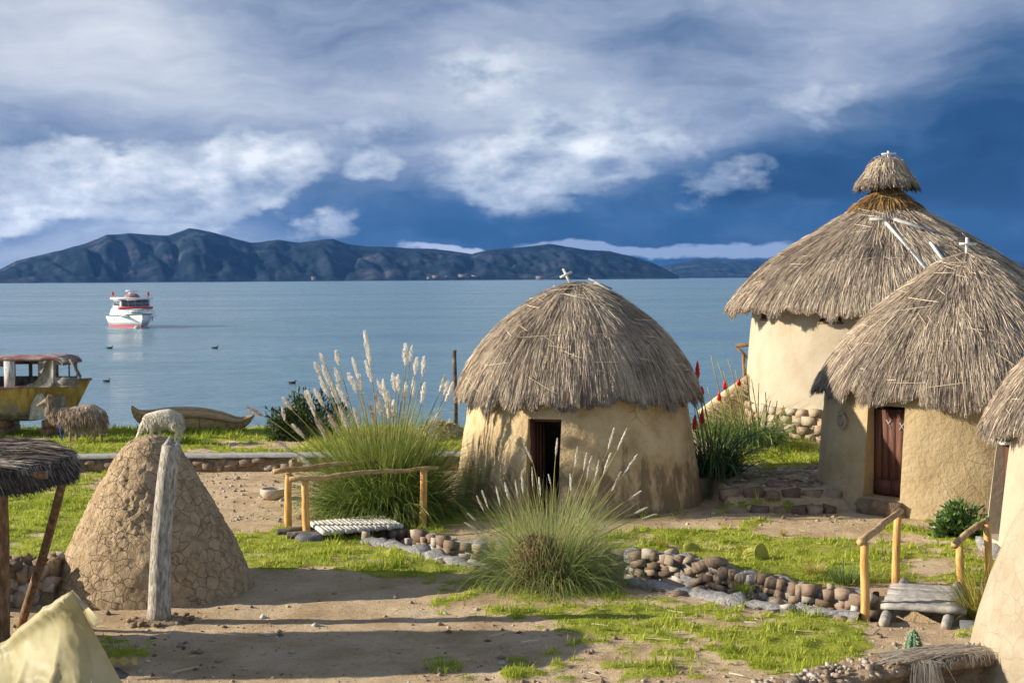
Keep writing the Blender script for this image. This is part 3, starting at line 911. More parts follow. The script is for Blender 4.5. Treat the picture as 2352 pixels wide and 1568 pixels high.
for k in range(2):                # a kick board nailed across the foot of the door
    a0 = .02 + k * .355
    V = [hin + ux * a - uy * bq + np.array([0, 0, z]) for a in (a0, a0 + .34) for bq in (.028, .003) for z in (.29, .55 + .015 * k)]
    kb.add(V, [[0, 1, 3, 2], [4, 6, 7, 5], [0, 4, 5, 1], [2, 3, 7, 6], [0, 2, 6, 4], [1, 5, 7, 3]], .3 + .3 * k)
part('kick_board', kb, M['door'], door)
sb = MB()
for k in range(9):
    f = -.42 + k * .105
    q = c2 + td * f + n_ * (2.62 + .06 * (k % 2)) + np.array([0, 0, .08])
    sb.rock(q, (.085, .09, .12), 300 + k, .55 + .05 * (k % 4))
slab = [c2 + td * a + n_ * r_ + np.array([0, 0, z]) for a in (-.4, .42) for r_ in (2.3, 2.78) for z in (-.05, .24)]
sb.add(slab, [[0, 1, 3, 2], [4, 6, 7, 5], [0, 4, 5, 1], [2, 3, 7, 6], [0, 2, 6, 4], [1, 5, 7, 3]], .7)
part('doorstep', sb, M['mud_wall'], hut)
eb = MB()                         # round relief plaque on the wall
q = -.5
pn = np.array([math.sin(R(-72)), -math.cos(R(-72)), 0])
ptd = np.array([math.cos(R(-72)), math.sin(R(-72)), 0])
pc = c2 + pn * 2.585 + np.array([0, 0, 1.52])
ring = [pc + ptd * .14 * math.cos(a) + np.array([0, 0, .13 * math.sin(a)]) for a in np.linspace(0, 2 * PI, 22)]
eb.tube(ring, .018, 6, cap=False)
for dz, ww in ((.03, .07), (-.03, .06), (-.07, .04)):
    eb.tube([pc - ptd * ww + [0, 0, dz], pc + [0, 0, dz + .012] + pn * .006, pc + ptd * ww + [0, 0, dz]], .011, 6)
eb.tube([pc - ptd * .1 + [0, 0, .14], pc - ptd * .03 + [0, 0, .18], pc + ptd * .09 + [0, 0, .15]], .016, 6)
part('wall_plaque', eb, M['mud_light'], hut, label='small round relief of reddish clay')
pr2 = profile([(2, 586), (20, 591), (52, 605), (108, 644), (167, 691), (226, 740), (274, 793), (302, 832), (319, 862), (329, 882)], 633.6, sc)
rm, at2, _ = thatch(c2, pr2, 76000, (.3, .75), .18, 202, bias=.02)
roof = part('roof', rm, M['thatch'], hut)
cb = MB()
cross(cb, c2 + np.array([0, -.05, pr2[0][1] - .06]), .37, .31, .045, tilt=(.03, 0), turn=.12)
part('cross', cb, M['white_wood'], hut, label='upright white painted cross')

# --- the tall hut behind
c3 = np.array([*(P(2035, 700, 34.2)[:2]), 0.38])
sc = F / 34.2
hut = thing('mud_hut', c3, 'tall pale round hut with stone footing and pointed roof under a thatch cap', 'hut', 'round thatched mud huts')
w3 = [(3.44, -.4), (3.43, .55), (3.38, 1.3), (3.3, 2.2), (3.22, 3.05), (3.15, 3.55)]
wm = MB()
wm.lathe(w3, c3, 110, .5, noise=.03, nscale=.8, seed=33)
part('wall', wm, M['adobe_pale'], hut, smooth=True)
fb = MB()
for row in range(4):
    nn = 62
    for k in range(nn):
        a = 2 * PI * (k + .5 * (row % 2) + rng.uniform(-.2, .2)) / nn
        z = .03 + row * .19 + rng.uniform(-.03, .03)
        if math.sin(a) > .5:
            continue
        fb.rock(c3 + np.array([3.45 * math.cos(a), 3.45 * math.sin(a), z]), (.09, .2 * rng.uniform(.7, 1.1), .115 * rng.uniform(.8, 1.15)), None, np.clip(rng.normal(.55, .25), 0, 1), rot=(0, 0, a), pts=18)
part('stone_footing', fb, M['stone_pale'], hut)
for a_, z_, w_ in ((R(-165), 2.88, .17), (R(-127), 2.86, .26), (R(-85), 2.88, .2)):
    b_ = MB()
    q = c3 + np.array([3.22 * math.cos(a_), 3.22 * math.sin(a_), z_])
    Mx = Matrix.Translation(Vector(q)) @ Matrix.Rotation(a_, 4, 'Z')
    b_.box(-.1, .03, -w_, w_, -.17, .17, .3, M=Mx)  # solid dark block: the shade of the opening is put into its colour
    wn = part('window', b_, M['dark'], hut)
    b_ = MB()
    b_.box(-.1, .05, -w_ - .05, w_ + .05, -.22, -.17, .4, M=Mx)
    part('window_sill', b_, M['log_brown'], wn)
    b_ = MB()
    b_.box(-.1, .05, -w_ - .05, w_ + .05, .17, .22, .4, M=Mx)
    part('window_lintel', b_, M['log_brown'], wn)
oz = 4.1 - c3[2]
pr3 = [(h / sc, oz + (634.5 - y) / sc) for h, y in [(16, 432), (21, 444), (42, 465), (64, 481), (128, 518), (179, 549), (229, 580), (278, 615), (317, 653), (342, 684), (354, 700)]]
rm, at3, _ = thatch(c3, pr3, 72000, (.4, .9), .21, 303, w=(.007, .015), bias=.03)
part('roof', rm, M['thatch'], hut)
gm_, _, _ = thatch(c3, [(17 / sc, oz + (634.5 - 428) / sc), (24 / sc, oz + (634.5 - 440) / sc), (46 / sc, oz + (634.5 - 462) / sc), (74 / sc, oz + (634.5 - 481) / sc)], 2400, (.25, .6), .26, 305, w=(.012, .024), bias=.05, lift=.07, jag=1.6)
part('golden_collar', gm_, M['thatch_gold'], hut, label='golden brown straw tied round the peak')
cm, _, _ = thatch(c3, [(2 / sc, oz + (634.5 - 369) / sc), (24 / sc, oz + (634.5 - 370) / sc), (35 / sc, oz + (634.5 - 380) / sc), (44 / sc, oz + (634.5 - 398) / sc), (54 / sc, oz + (634.5 - 414) / sc), (61 / sc, oz + (634.5 - 422) / sc)],
                  8500, (.25, .5), .16, 307, w=(.009, .02))
part('roof_cap', cm, M['thatch'], hut)
cb = MB()
cross(cb, c3 + np.array([.02, -.1, oz + (634.5 - 372) / sc]), .23, .36, .045, tilt=(-.06, 0), turn=.2)
part('cross', cb, M['white_wood'], hut, label='short white cross with low arm')


def roof_plank(px0, py0, px1, py1, y0, y1, w_, m_, label, th=.035):
    a_, b_ = P(px0, py0, y0), P(px1, py1, y1)
    q = MB()
    q.beam(a_, b_, w_ * .75, th, up=(0, -.65, .75))
    solo('roof_plank', q, m_, tuple((a_ + b_) / 2), label, 'plank', 'planks weighing down the tall hut roof')


def on_roof(px, py, c, at, St):   # point of a roof seen at a pixel (marching along the ray)
    d = ray(px, py)
    d = d / d[1]
    ss = np.linspace(0, St, 400)
    r_, z_, _, _ = at(ss)
    for y in np.arange(c[1] - 5, c[1] + 1, .01):
        p = CAM + d * y
        rad = math.hypot(p[0] - c[0], p[1] - c[1])
        zz = np.interp(rad, r_, z_)
        if rad < r_[-1] and p[2] <= c[2] + zz + .10:
            return y
    return c[1]


St3 = 5.0
for (a0, b0, a1, b1, w_, mm, lb) in ((1997, 503, 2045, 504, .1, M['grey_plank'], 'short grey board lying level near the peak of the tall hut roof'),
                                     (2053, 503, 2146, 532, .12, M['grey_plank'], 'broad grey board slanting gently across the tall hut roof'),
                                     (2036, 512, 2126, 616, .1, M['white_wood'], 'longest pale plank running steeply down the tall hut roof'),
                                     (2137, 557, 2166, 596, .1, M['white_wood'], 'shorter pale plank just behind the white cross of the nearer roof'),
                                     (2098, 472, 2116, 479, .09, M['log_dark'], 'dark board end sticking out on the right slope of the tall roof')):
    y0 = on_roof(a0, b0, c3, at3, 4.6)
    y1 = on_roof(a1, b1, c3, at3, 4.6)
    roof_plank(a0, b0, a1, b1, y0 - .02, y1 - .02, w_, mm, lb)

# --- hut at the right edge
c4 = np.array([*(P(2540, 900, 20.4)[:2]), 0.0])
sc = F / 20.4
hut = thing('mud_hut', c4, 'pale mud hut at the right edge, its narrow doorway turned to the left', 'hut', 'round thatched mud huts')
w4 = [(1.68, -.15), (1.66, .1), (1.6, .7), (1.54, 1.3), (1.47, 1.9), (1.45, 2.1)]
wm, n_, td, dn = hut_wall(c4, w4, R(-93), .6, .22, 1.63, .015, 25, depth=.12)
part('wall', wm, M['adobe_pale'], hut, smooth=True)
dm, ux, uy, hin = door_leaf(c4, td, n_, dn + .02, .6, .22, 1.6, planks=4, seed=18)
part('door', dm, M['door'], hut)
lb_ = MB()
p = c4 + n_ * (dn + .16) + np.array([0, 0, 1.66])
lb_.beam(p - td * .31, p + td * .31, .18, .05)
part('lintel', lb_, M['white_wood'], hut)
sb = MB()
for k in range(5):
    q = c4 + td * (-.34 + .17 * k) + n_ * 1.66 + np.array([0, 0, .07])
    sb.rock(q, (.12, .13, .13), 800 + k, .9)
part('doorstep', sb, M['mortar'], hut)
pr4 = profile([(2, 722), (36, 734), (81, 760), (136, 800), (182, 846), (214, 890), (242, 938), (257, 968)], 632, sc)
rm, at4, _ = thatch(c4, pr4, 34000, (.3, .7), .2, 404)
part('roof', rm, M['thatch'], hut)

# ------------------------------------------------------------------ cracked mud cones
cc = np.array([*(P(350, 1300, 18.55)[:2]), 0.0])
sc = F / 18.55
mb = MB()
pc_ = [(h / sc, 4.1 + (645 - y) / sc) for h, y in [(1, 1000), (25, 1003), (50, 1014), (72, 1036), (95, 1075), (116, 1120), (140, 1160), (163, 1205), (186, 1250), (206, 1295), (222, 1335), (236, 1378), (262, 1398)]]
pcs = np.stack([np.interp(np.linspace(0, 12, 200), np.arange(13), np.array(pc_)[:, k]) for k in (0, 1)], 1)
mb.lathe(pcs, cc, 380, .5, noise=.06, nscale=1.6, seed=51)
V = mb.v[0]
bmp = (fbm(V[:, 0] * 9, V[:, 1] * 9, V[:, 2] * 9, 4, 52) - .5) * .07 * (1 + .9 * (vnoise(V[:, 0] * 1.3, V[:, 1] * 1.3, V[:, 2] * 1.3, 53) > .5))
rough = sst(.35, .65, vnoise(V[:, 0] * 1.4, V[:, 1] * 1.4, V[:, 2] * 1.1, 58) + .35 * sst(.1, -.6, V[:, 0] - cc[0]))
bmp = bmp * .35 + rough * .045 * (fbm(V[:, 0] * 17, V[:, 1] * 17, V[:, 2] * 17, 3, 54) - .5)
d_ = V - np.array([cc[0], cc[1], .6])
d_ /= np.linalg.norm(d_, axis=1)[:, None]
mb.v[0] = V + d_ * bmp[:, None]
solo('mud_cone', mb, M['mud_cracked'], tuple(cc), 'steep brown cone of cracked mud standing behind the pale carved trunk', 'mud cone', smooth=True)

c5 = np.array([*(P(2585, 1300, 13.0)[:2]), 0.0])
mb = MB()
p5 = [(.02, 2.75), (.3, 2.68), (.58, 2.45), (.8, 2.12), (.93, 1.86), (1.08, 1.56), (1.22, 1.2), (1.31, .86), (1.38, .55), (1.41, .2), (1.43, -.1)]
ps = np.stack([np.interp(np.linspace(0, 10, 60), np.arange(11), np.array(p5)[:, k]) for k in (0, 1)], 1)
mb.lathe(ps, c5, 130, .5, noise=.03, nscale=1.5, seed=61)
solo('mud_cone', mb, M['mud_light'], tuple(c5), 'pale cracked mud cone cut off by the right edge of the photo', 'mud cone', smooth=True)

# ------------------------------------------------------------------ weathered trunk post
b_ = onG(365, 1425)
yb = b_[1]
mid = [P(366, 1432, yb), P(366, 1395, yb), P(367, 1330, yb), P(370, 1250, yb), P(376, 1170, yb), P(385, 1090, yb), P(392, 1045, yb), P(394, 1022, yb)]
mb = MB()
mb.tube(mid, np.array([30, 26, 25, 24, 23, 23, 22.5, 21]) / F * yb, 20)
V = mb.v[0]
ax_ = np.array([np.interp(V[:, 2], [q[2] for q in mid], [q[k] for q in mid]) for k in (0, 1)]).T
dd = V[:, :2] - ax_
an = np.arctan2(dd[:, 1], dd[:, 0])
V[:, :2] += dd * (.16 * (fbm(np.cos(an) * 2.5, np.sin(an) * 2.5, V[:, 2] * 1.5, 3, 71) - .5))[:, None]
for px0, px1, py1, rr_ in ((383, 391, 1001, 13), (404, 411, 1008, 9)):
    mb.tube([P(px0, 1030, yb), P((px0 + px1) / 2, 1018, yb), P(px1, py1, yb)], np.array([rr_, rr_ * .7, 2]) / F * yb, 9)
solo('trunk_post', mb, M['carved'], tuple(b_), 'pale weathered trunk planted upright, its top split into two points', 'post', smooth=True)
mb = MB()
for k in range(40):
    a = rng.uniform(0, 2 * PI)
    d = rng.uniform(.1, .3)
    mb.rock(b_ + np.array([math.cos(a) * d * 1.3, math.sin(a) * d, rng.uniform(-.01, .03)]), rng.uniform(.02, .05) * np.array([1, 1, .7]), None, .4)
mb.ball(b_ + [0, 0, -.05], (.42, .34, .1), 20, 8, .4, noise=.1)
solo('soil_heap', mb, M['mud_wall'], tuple(b_), 'loose brown soil heaped round the foot of the trunk post', 'soil')

# ------------------------------------------------------------------ stone lined ditch
def rubble_wall(pts, w, ztop, zbot, face, seed, label, stones_top=True, dens=1.0):
    """low dry stone wall along a line: a mortared back with a grey top, field stones on its faces"""
    g = np.random.default_rng(seed)
    P_ = np.asarray(pts, float)
    sg = np.linalg.norm(np.diff(P_, axis=0), axis=1)
    s = np.concatenate([[0], np.cumsum(sg)])
    tot = s[-1]
    n = int(tot / .12)
    u = np.linspace(0, tot, n)
    px_, py_ = np.interp(u, s, P_[:, 0]), np.interp(u, s, P_[:, 1])
    tx, ty = np.gradient(px_), np.gradient(py_)
    tl = np.hypot(tx, ty)
    tx, ty = tx / tl, ty / tl
    nx_, ny_ = ty, -tx                    # towards the viewer's side
    root = thing('stone_wall', (px_[n // 2], py_[n // 2], 0), label, 'stone wall', 'walls lining the ditch')
    mb = MB()
    V = []
    for k in range(n):
        hz_ = ztop + .025 * g.normal()
        ww = w * (.5 + .1 * g.normal())
        for o, z in ((-ww, zbot), (-ww, hz_ - .03), (-ww * .5, hz_), (ww * .5, hz_ + .01 * g.normal()), (ww, hz_ - .03), (ww, zbot)):
            V.append([px_[k] + nx_[k] * o, py_[k] + ny_[k] * o, z])
    i = np.arange(n - 1)
    Fq = np.concatenate([np.stack([i * 6 + a, i * 6 + a + 1, i * 6 + 6 + a + 1, i * 6 + 6 + a], 1) for a in range(5)])
    mb.add(V, Fq)
    part('mortar_core', mb, M['mortar'], root)
    sb = MB()
    for (side, lo, hi, dd) in face:
        uu = 0.0
        z = lo
        row = 0
        while z < hi:
            uu = g.uniform(0, .1)
            hh = g.uniform(.085, .135)
            while uu < tot:
                wd = g.uniform(.05, .13) * (1 + .5 * (g.uniform() < .12))
                q = [np.interp(uu + wd, s, P_[:, 0]), np.interp(uu + wd, s, P_[:, 1])]
                k = min(int((uu + wd) / tot * n), n - 1)
                a = math.atan2(ty[k], tx[k])
                if g.uniform() < .93:
                    o = side * w * .5 + side * g.uniform(-.06, .03)
                    sb.rock([q[0] + nx_[k] * o, q[1] + ny_[k] * o, z + hh * .5 + g.normal() * .02], (wd * 1.12, g.uniform(.07, .11), hh * g.uniform(.5, .66)), int(g.integers(1 << 30)),
                            np.clip(g.normal(.42, .26), 0, 1), rot=(g.normal() * .14, g.normal() * .16, a + g.normal() * .2), pts=13, blk=.8)
                uu += wd * 2
            z += hh
            row += 1
    if stones_top:
        for k in range(int(tot * 2.6 * dens)):
            uu = g.uniform(0, tot)
            q = [np.interp(uu, s, P_[:, 0]), np.interp(uu, s, P_[:, 1])]
            kk = min(int(uu / tot * n), n - 1)
            o = g.uniform(-.5, .5) * w
            sb.rock([q[0] + nx_[kk] * o, q[1] + ny_[kk] * o, ztop + .01], (g.uniform(.05, .15), g.uniform(.05, .1), g.uniform(.025, .05)), int(g.integers(1 << 30)), np.clip(g.normal(.55, .22), 0, 1), pts=13)
    part('field_stones', sb, M['stone'], root)
    return root


lo = [p for p in FAR if G(790, 1210)[0] - .3 < p[0] < G(2020, 1376)[0]]
rubble_wall(lo, .28, .06, -.75, [(1, -.55, .03, 1)], 31, 'long rubble wall with open stone face on the far side of the ditch', dens=.35)
rubble_wall([p for p in NEAR if p[0] < G(1985, 1420)[0]], .3, .06, -.75, [(1, -.09, -.02, 1), (-1, -.42, -.05, 1)], 32, 'low rubble wall with grey mortar top on the near side of the ditch', dens=.12)

# larger loose rocks
for k, (px, py, w_, h_, tn, lb) in enumerate([(841, 1243, 28, 28, .62, 'ochre boulder lying under the edge of the log deck'), (938, 1250, 20, 20, .8, 'pale pointed rock on the ditch edge right of the log deck'),
                                              (957, 1262, 22, 13, .85, 'flat whitish rock at the ditch edge beside the pale pointed rock'), (690, 1192, 20, 13, .3, 'reddish rock behind the left posts of the log footbridge'),
                                              (1505, 1285, 24, 20, .2, 'dark rock at the left end of the exposed ditch wall'), (1648, 1300, 56, 22, .35, 'largest flat reddish slab on top of the far ditch wall'),
                                              (1018, 1410, 8, 5, .3, 'small dark rock lying alone on the bare yard'), (545, 1100, 14, 8, .75, 'pinkish rock at the foot of the terrace wall'),
                                              (640, 1198, 14, 9, .85, 'pale rock at the left end of the log footbridge'), (1100, 1270, 30, 14, .4, 'brown angular rock on the ditch wall left of the front pampas clump')]):
    q = onG(px, py) if not (1480 < px < 1700) else G(px, py, .06)
    mb = MB()
    d = q[1] / F
    mb.rock(q + [0, 0, h_ * d * .35], (w_ * d * .5, w_ * d * .4, h_ * d * .55), 900 + k, tn, rot=(0, 0, k), pts=22)
    solo('rock', mb, M['stone'], tuple(q), lb, 'rock', 'loose rocks about the yard')


# ------------------------------------------------------------------ footbridges
def wob(a, b, amp, n=9, seed=0):
    g = np.random.default_rng(seed)
    a, b = np.asarray(a, float), np.asarray(b, float)
    t_ = np.linspace(0, 1, n)[:, None]
    p = a + (b - a) * t_
    w = np.cumsum(g.normal(size=(n, 3)), 0)
    w = w - w[0] - (w[-1] - w[0]) * t_
    return p + w * amp


def post_part(root, foot, top, r0, r1, seed):
    mb = MB()
    f = np.array(foot)
    f[2] -= .15
    mb.tube(wob(f, top, .006, 8, seed), np.linspace(r0, r1, 8), 12)
    part('post', mb, M['peeled'], root, smooth=True)


base = onG(815, 1225)
br = thing('footbridge', base, 'log footbridge with wavy pole handrails in front of the big pampas clump', 'footbridge', 'small wooden footbridges')
feet = {k: onG(px, py) for k, (px, py) in dict(A=(660, 1215), B=(706, 1229), C=(918, 1190), D=(971, 1214)).items()}
tops = dict(A=(663, 1086), B=(700, 1103), C=(917, 1068), D=(973, 1079))
tp = {k: P(*tops[k], feet[k][1]) for k in tops}
for k, key in enumerate('ABCD'):
    post_part(br, feet[key], tp[key], .068, .055, 40 + k)
for k, (e0, e1, f0, f1) in enumerate((((628, 1083), (957, 1060), 'A', 'C'), ((664, 1101), (1007, 1074), 'B', 'D'))):
    s0 = (e0[0] - tops[f0][0]) / (tops[f1][0] - tops[f0][0])
    s1 = (e1[0] - tops[f0][0]) / (tops[f1][0] - tops[f0][0])
    yy = lambda s_: feet[f0][1] + (feet[f1][1] - feet[f0][1]) * s_
    mb = MB()
    mb.tube(wob(P(*e0, yy(s0)), P(*e1, yy(s1)), .016, 14, 60 + k), np.linspace(.045, .032, 14), 9)
    part('handrail', mb, M['rail'], br, smooth=True)
zd = .14
c00, c01, c10, c11 = G(712, 1203, zd), G(741, 1224, zd), G(880, 1185, zd), G(926, 1207, zd)
mb = MB()
nl = 19
for k in range(nl):
    f = (k + .5) / nl
    a_, b_ = c00 + (c10 - c00) * f, c01 + (c11 - c01) * f
    e_ = (b_ - a_) * .04
    mb.tube(wob(a_ - e_ * rng.uniform(.2, 1.6), b_ + e_ * rng.uniform(.2, 1.6), .001, 5, 70 + k), .042 * rng.uniform(.9, 1.1), 9, rng.uniform(.35, 1))
part('deck', mb, M['pale_wood'], br, smooth=True)
for (a_, b_, off) in (((637, 1222), (950, 1192), -.02), ((660, 1230), (925, 1212), -.02)):
    mb = MB()
    p0, p1 = G(*a_, .06), G(*b_, .06)
    mb.tube(wob(p0, p1, .005, 6, 5), .06, 10)
    part('beam', mb, M['log_dark'], br, smooth=True)
q = onG(713, 1240)
mb = MB()
mb.lathe([(.02, .09), (.1, .1), (.19, .1), (.235, .06), (.24, 0), (.22, -.05)], q, 30, noise=.012, nscale=5)
solo('round_stone', mb, M['rubber'], tuple(q), 'flat dark grey round stone at the foot of a footbridge post', 'stone', smooth=True)

base = onG(2110, 1400)
br = thing('footbridge', base, 'plank footbridge with short sloping handrails beside the pale mud cone', 'footbridge', 'small wooden footbridges')
feet = {k: onG(px, py) for k, (px, py) in dict(A=(1986, 1420), B=(2057, 1342), C=(2217, 1432), D=(2275, 1340)).items()}
tops = dict(A=(1986, 1246), B=(2062, 1184), C=(2204, 1254), D=(2266, 1203))
tp = {k: P(*tops[k], feet[k][1]) for k in tops}
for k, key in enumerate('ABCD'):
    post_part(br, feet[key], tp[key], .058, .05, 90 + k)
for k, (e0, e1, f0, f1) in enumerate((((1976, 1245), (2069, 1173), 'A', 'B'), ((2192, 1253), (2269, 1192), 'C', 'D'))):
    mb = MB()
    ya, yb_ = feet[f0][1], feet[f1][1]
    mb.tube(wob(P(*e0, ya - .15), P(*e1, yb_ + .12), .008, 8, 95 + k), np.linspace(.048, .042, 8), 10)
    part('handrail', mb, M['rail'], br, smooth=True)
zd = .14
c00, c01, c10, c11 = G(2052, 1343, zd), G(2211, 1352, zd), G(2027, 1392, zd), G(2216, 1404, zd)
mb = MB()
nl = 20
for k in range(nl):
    f = (k + .5) / nl
    a_, b_ = c00 + (c10 - c00) * f, c01 + (c11 - c01) * f
    e_ = (b_ - a_) * .03
    mb.tube(wob(a_ - e_ * rng.uniform(-.3, 1), b_ + e_ * rng.uniform(-.3, 1), .0025, 6, 170 + k), .04 * rng.uniform(.85, 1.1), 9, rng.uniform(.1, 1))
part('deck', mb, M['log_grey'], br, smooth=True)
for k, (a_, b_) in enumerate((((2030, 1430), (2078, 1335)), ((2173, 1436), (2199, 1345)))):
    mb = MB()
    mb.tube(wob(G(*a_, .03), G(*b_, .05), .006, 6, 25 + k), .062, 12)
    part('beam', mb, M['log_grey'], br, smooth=True)
q = onG(2240, 1445)
mb = MB()
mb.rock(q, (.17, .14, .09), 77, .5)
solo('rock', mb, M['rubber'], tuple(q), 'blue grey rock at the foot of the footbridge post by the pale cone', 'rock', 'loose rocks about the yard')

# ------------------------------------------------------------------ pampas grass and other plants
def blades(mb, c, n, r0, Lr, el0, droop, w, tint, g, az=None, K=6, zbase=None):
    """curved tapering leaves springing from a tuft"""
    a = g.uniform(0, 2 * PI, n) if az is None else g.normal(az[0], az[1], n)
    rr = r0 * np.sqrt(g.uniform(0, 1, n))
    a2 = a + g.normal(0, .5, n)
    st = np.stack([c[0] + rr * np.cos(a2), c[1] + rr * np.sin(a2), np.full(n, c[2])], -1)
    L = g.uniform(Lr[0], Lr[1], n)
    e = np.clip(g.normal(el0[0], el0[1], n), .1, 1.55)
    dr = np.abs(g.normal(droop[0], droop[1] * 1.35, n)) + (g.uniform(0, 1, n) < .08) * g.uniform(.6, 1.6, n)
    pts = [st]
    cur = st.copy()
    for k in range(1, K):
        ek = e - dr * (k / (K - 1)) ** 1.5
        stp = (L / (K - 1))[:, None] * np.stack([np.cos(ek) * np.cos(a), np.cos(ek) * np.sin(a), np.sin(ek)], -1)
        cur = cur + stp
        pts.append(cur.copy())
    pts = np.stack(pts, 1)
    if zbase is not None:
        pts[..., 2] = np.maximum(pts[..., 2], zbase + .02)
    sd = np.stack([-np.sin(a), np.cos(a), np.zeros(n)], -1)
    sd = sd + g.normal(0, .4, (n, 3))
    sd /= np.linalg.norm(sd, axis=1)[:, None]
    tn = np.clip(g.normal(tint[0], tint[1], n) + (g.uniform(0, 1, n) < .07) * .35, 0, 1)
    tk = np.clip(tn[:, None] + np.linspace(-.12, .12, K)[None], 0, 1)
    mb.ribbons(pts, sd, g.uniform(w[0], w[1], n), np.linspace(1, .15, K), tk)
    return pts


def plume_mesh(p0, p1, r, g, n=110, tint=.7):
    """feathery spike from p0 to p1"""
    mb = MB()
    p0, p1 = np.asarray(p0), np.asarray(p1)
    ax = p1 - p0
    L = np.linalg.norm(ax)
    d = ax / L
    u = np.cross(d, [0.3, 1, 0.1])
    u /= np.linalg.norm(u)
    v = np.cross(d, u)
    f = g.uniform(0, .93, n)
    a = g.uniform(0, 2 * PI, n)
    out = np.cos(a)[:, None] * u + np.sin(a)[:, None] * v
    rad = r * np.sin(np.clip(f * .9 + .1, 0, 1) * PI) ** .7 * g.uniform(.4, 1.1, n)
    st = p0 + f[:, None] * ax
    lf = np.minimum(g.uniform(.12, .3, n) * L, (1.04 - f) * L + .02)
    mid_ = st + d * lf[:, None] * .5 + out * rad[:, None]
    end = st + d * lf[:, None] + out * rad[:, None] * .9 - np.array([0, 0, .01])
    pts = np.stack([st, mid_, end], 1)
    sd = np.cross(out, d) + g.normal(0, .5, (n, 3))
    sd /= np.linalg.norm(sd, axis=1)[:, None]
    mb.ribbons(pts, sd, g.uniform(.006, .014, n) * (r / .035) ** .5, [.6, 1, .3], np.clip(g.normal(tint, .16, n), 0, 1))
    return mb


def pampas(c, label, leafmat, spec, stalks, g, lw):
    root = thing('pampas_grass', c, label, 'pampas grass', 'flowering pampas grass clumps')
    mb = MB()
    for s_ in spec:
        blades(mb, c, *s_, g, zbase=c[2])
    part('leaves', mb, leafmat, root)
    for (px, py, qx, qy, bx, yo, rr, tn) in stalks:
        y = c[1] + yo
        top = P(px, py, y)
        low = P(qx, qy, y)
        foot = c + np.array([bx * .35, yo * .35, .3])
        cl = low + (low - top) * .6
        t_ = np.linspace(0, 1, 8)[:, None]
        path = foot * (1 - t_) ** 2 + 2 * t_ * (1 - t_) * (cl * .8 + foot * .2 + np.array([0, 0, .1])) + low * t_ ** 2
        path = np.concatenate([path, [low * .3 + top * .7]])
        sm = MB()
        sm.tube(path, np.linspace(.0075, .004, 9) * lw, 5, g.uniform(.3, .8))
        st_ = part('flower_stalk', sm, M['stalk'], root)
        part('plume', plume_mesh(low, top, rr, g, 170, tn), M['plume'], st_)
    return root


g = np.random.default_rng(17)
cP = onG(885, 1180)
st1 = [(838, 762, 852, 850), (735, 812, 748, 838), (771, 806, 779, 840), (723, 833, 737, 862), (810, 822, 822, 868), (742, 840, 760, 890), (931, 790, 932, 842), (946, 795, 941, 838), (957, 822, 953, 862),
       (974, 820, 970, 868), (840, 830, 855, 880), (770, 845, 782, 890), (735, 865, 757, 915), (760, 880, 776, 930), (801, 858, 822, 905), (822, 860, 832, 905), (700, 900, 722, 945), (706, 898, 725, 960),
       (650, 913, 672, 942), (570, 936, 606, 956), (648, 936, 655, 968), (672, 975, 700, 1005), (640, 1015, 668, 1035), (722, 893, 745, 935), (868, 870, 880, 915), (880, 873, 886, 925), (902, 858, 908, 902),
       (914, 862, 916, 908), (932, 880, 930, 930), (950, 868, 948, 915), (975, 880, 968, 930), (780, 935, 800, 990), (812, 938, 830, 985), (756, 955, 782, 1000), (850, 930, 866, 985), (725, 960, 752, 1015),
       (1022, 862, 1010, 902), (1030, 872, 1018, 918), (1040, 880, 1022, 925), (862, 905, 876, 955), (890, 900, 893, 965), (905, 920, 904, 970), (1005, 950, 985, 1000), (775, 885, 800, 935), (690, 1050, 720, 1075)]
sk = []
for k, (a, b, c_, d_) in enumerate(st1):
    sk.append((a, b, c_, d_, (a - 885) / 132 * .5, g.uniform(-.7, .7), g.uniform(.04, .06) * (1.15 if k == 0 else 1), .85 if b < 900 else g.uniform(.35, .85)))
pampas(cP, 'largest pampas clump, with many cream plumes, behind the log footbridge', M['pampas'],
       [(2300, .6, (1.1, 2.0), (1.35, .16), (.35, .25), (.012, .026), (.5, .16)), (2300, .75, (1.0, 1.9), (1.0, .25), (1.1, .45), (.012, .026), (.38, .16)),
        (900, .85, (.8, 1.5), (.7, .25), (1.6, .5), (.012, .026), (.3, .14)), (330, .5, (1.3, 2.2), (1.42, .12), (.2, .15), (.008, .016), (.78, .12)), (400, .9, (.5, 1.1), (.6, .3), (1.3, .5), (.01, .024), (.8, .14))], sk, g, 1.5)
g = np.random.default_rng(19)
cQ = onG(1262, 1335)
st2 = [(1410, 985, 1396, 1035), (1438, 986, 1415, 1040), (1462, 1045, 1428, 1095), (1402, 1042, 1385, 1090), (1326, 1028, 1320, 1075), (1347, 1042, 1340, 1085), (1358, 1050, 1348, 1100), (1208, 1028, 1224, 1062),
       (1280, 1008, 1276, 1050), (1260, 1090, 1266, 1115), (1222, 1075, 1224, 1120), (1198, 1090, 1202, 1135), (1160, 1110, 1170, 1150), (1140, 1120, 1150, 1165), (1108, 1128, 1122, 1168), (1096, 1140, 1112, 1175),
       (1470, 1128, 1440, 1150), (1484, 1165, 1455, 1180), (1506, 1180, 1470, 1192), (1184, 1105, 1190, 1145), (1310, 1090, 1312, 1130), (1375, 1060, 1365, 1110), (1075, 1178, 1095, 1196), (1425, 1085, 1404, 1130), (1070, 1200, 1096, 1215), (1238, 1098, 1242, 1140)]
sk = [(a, b, c_, d_, (a - 1262) / 174 * .4, g.uniform(-.5, .35), g.uniform(.012, .02), g.uniform(.5, .85)) for (a, b, c_, d_) in st2]
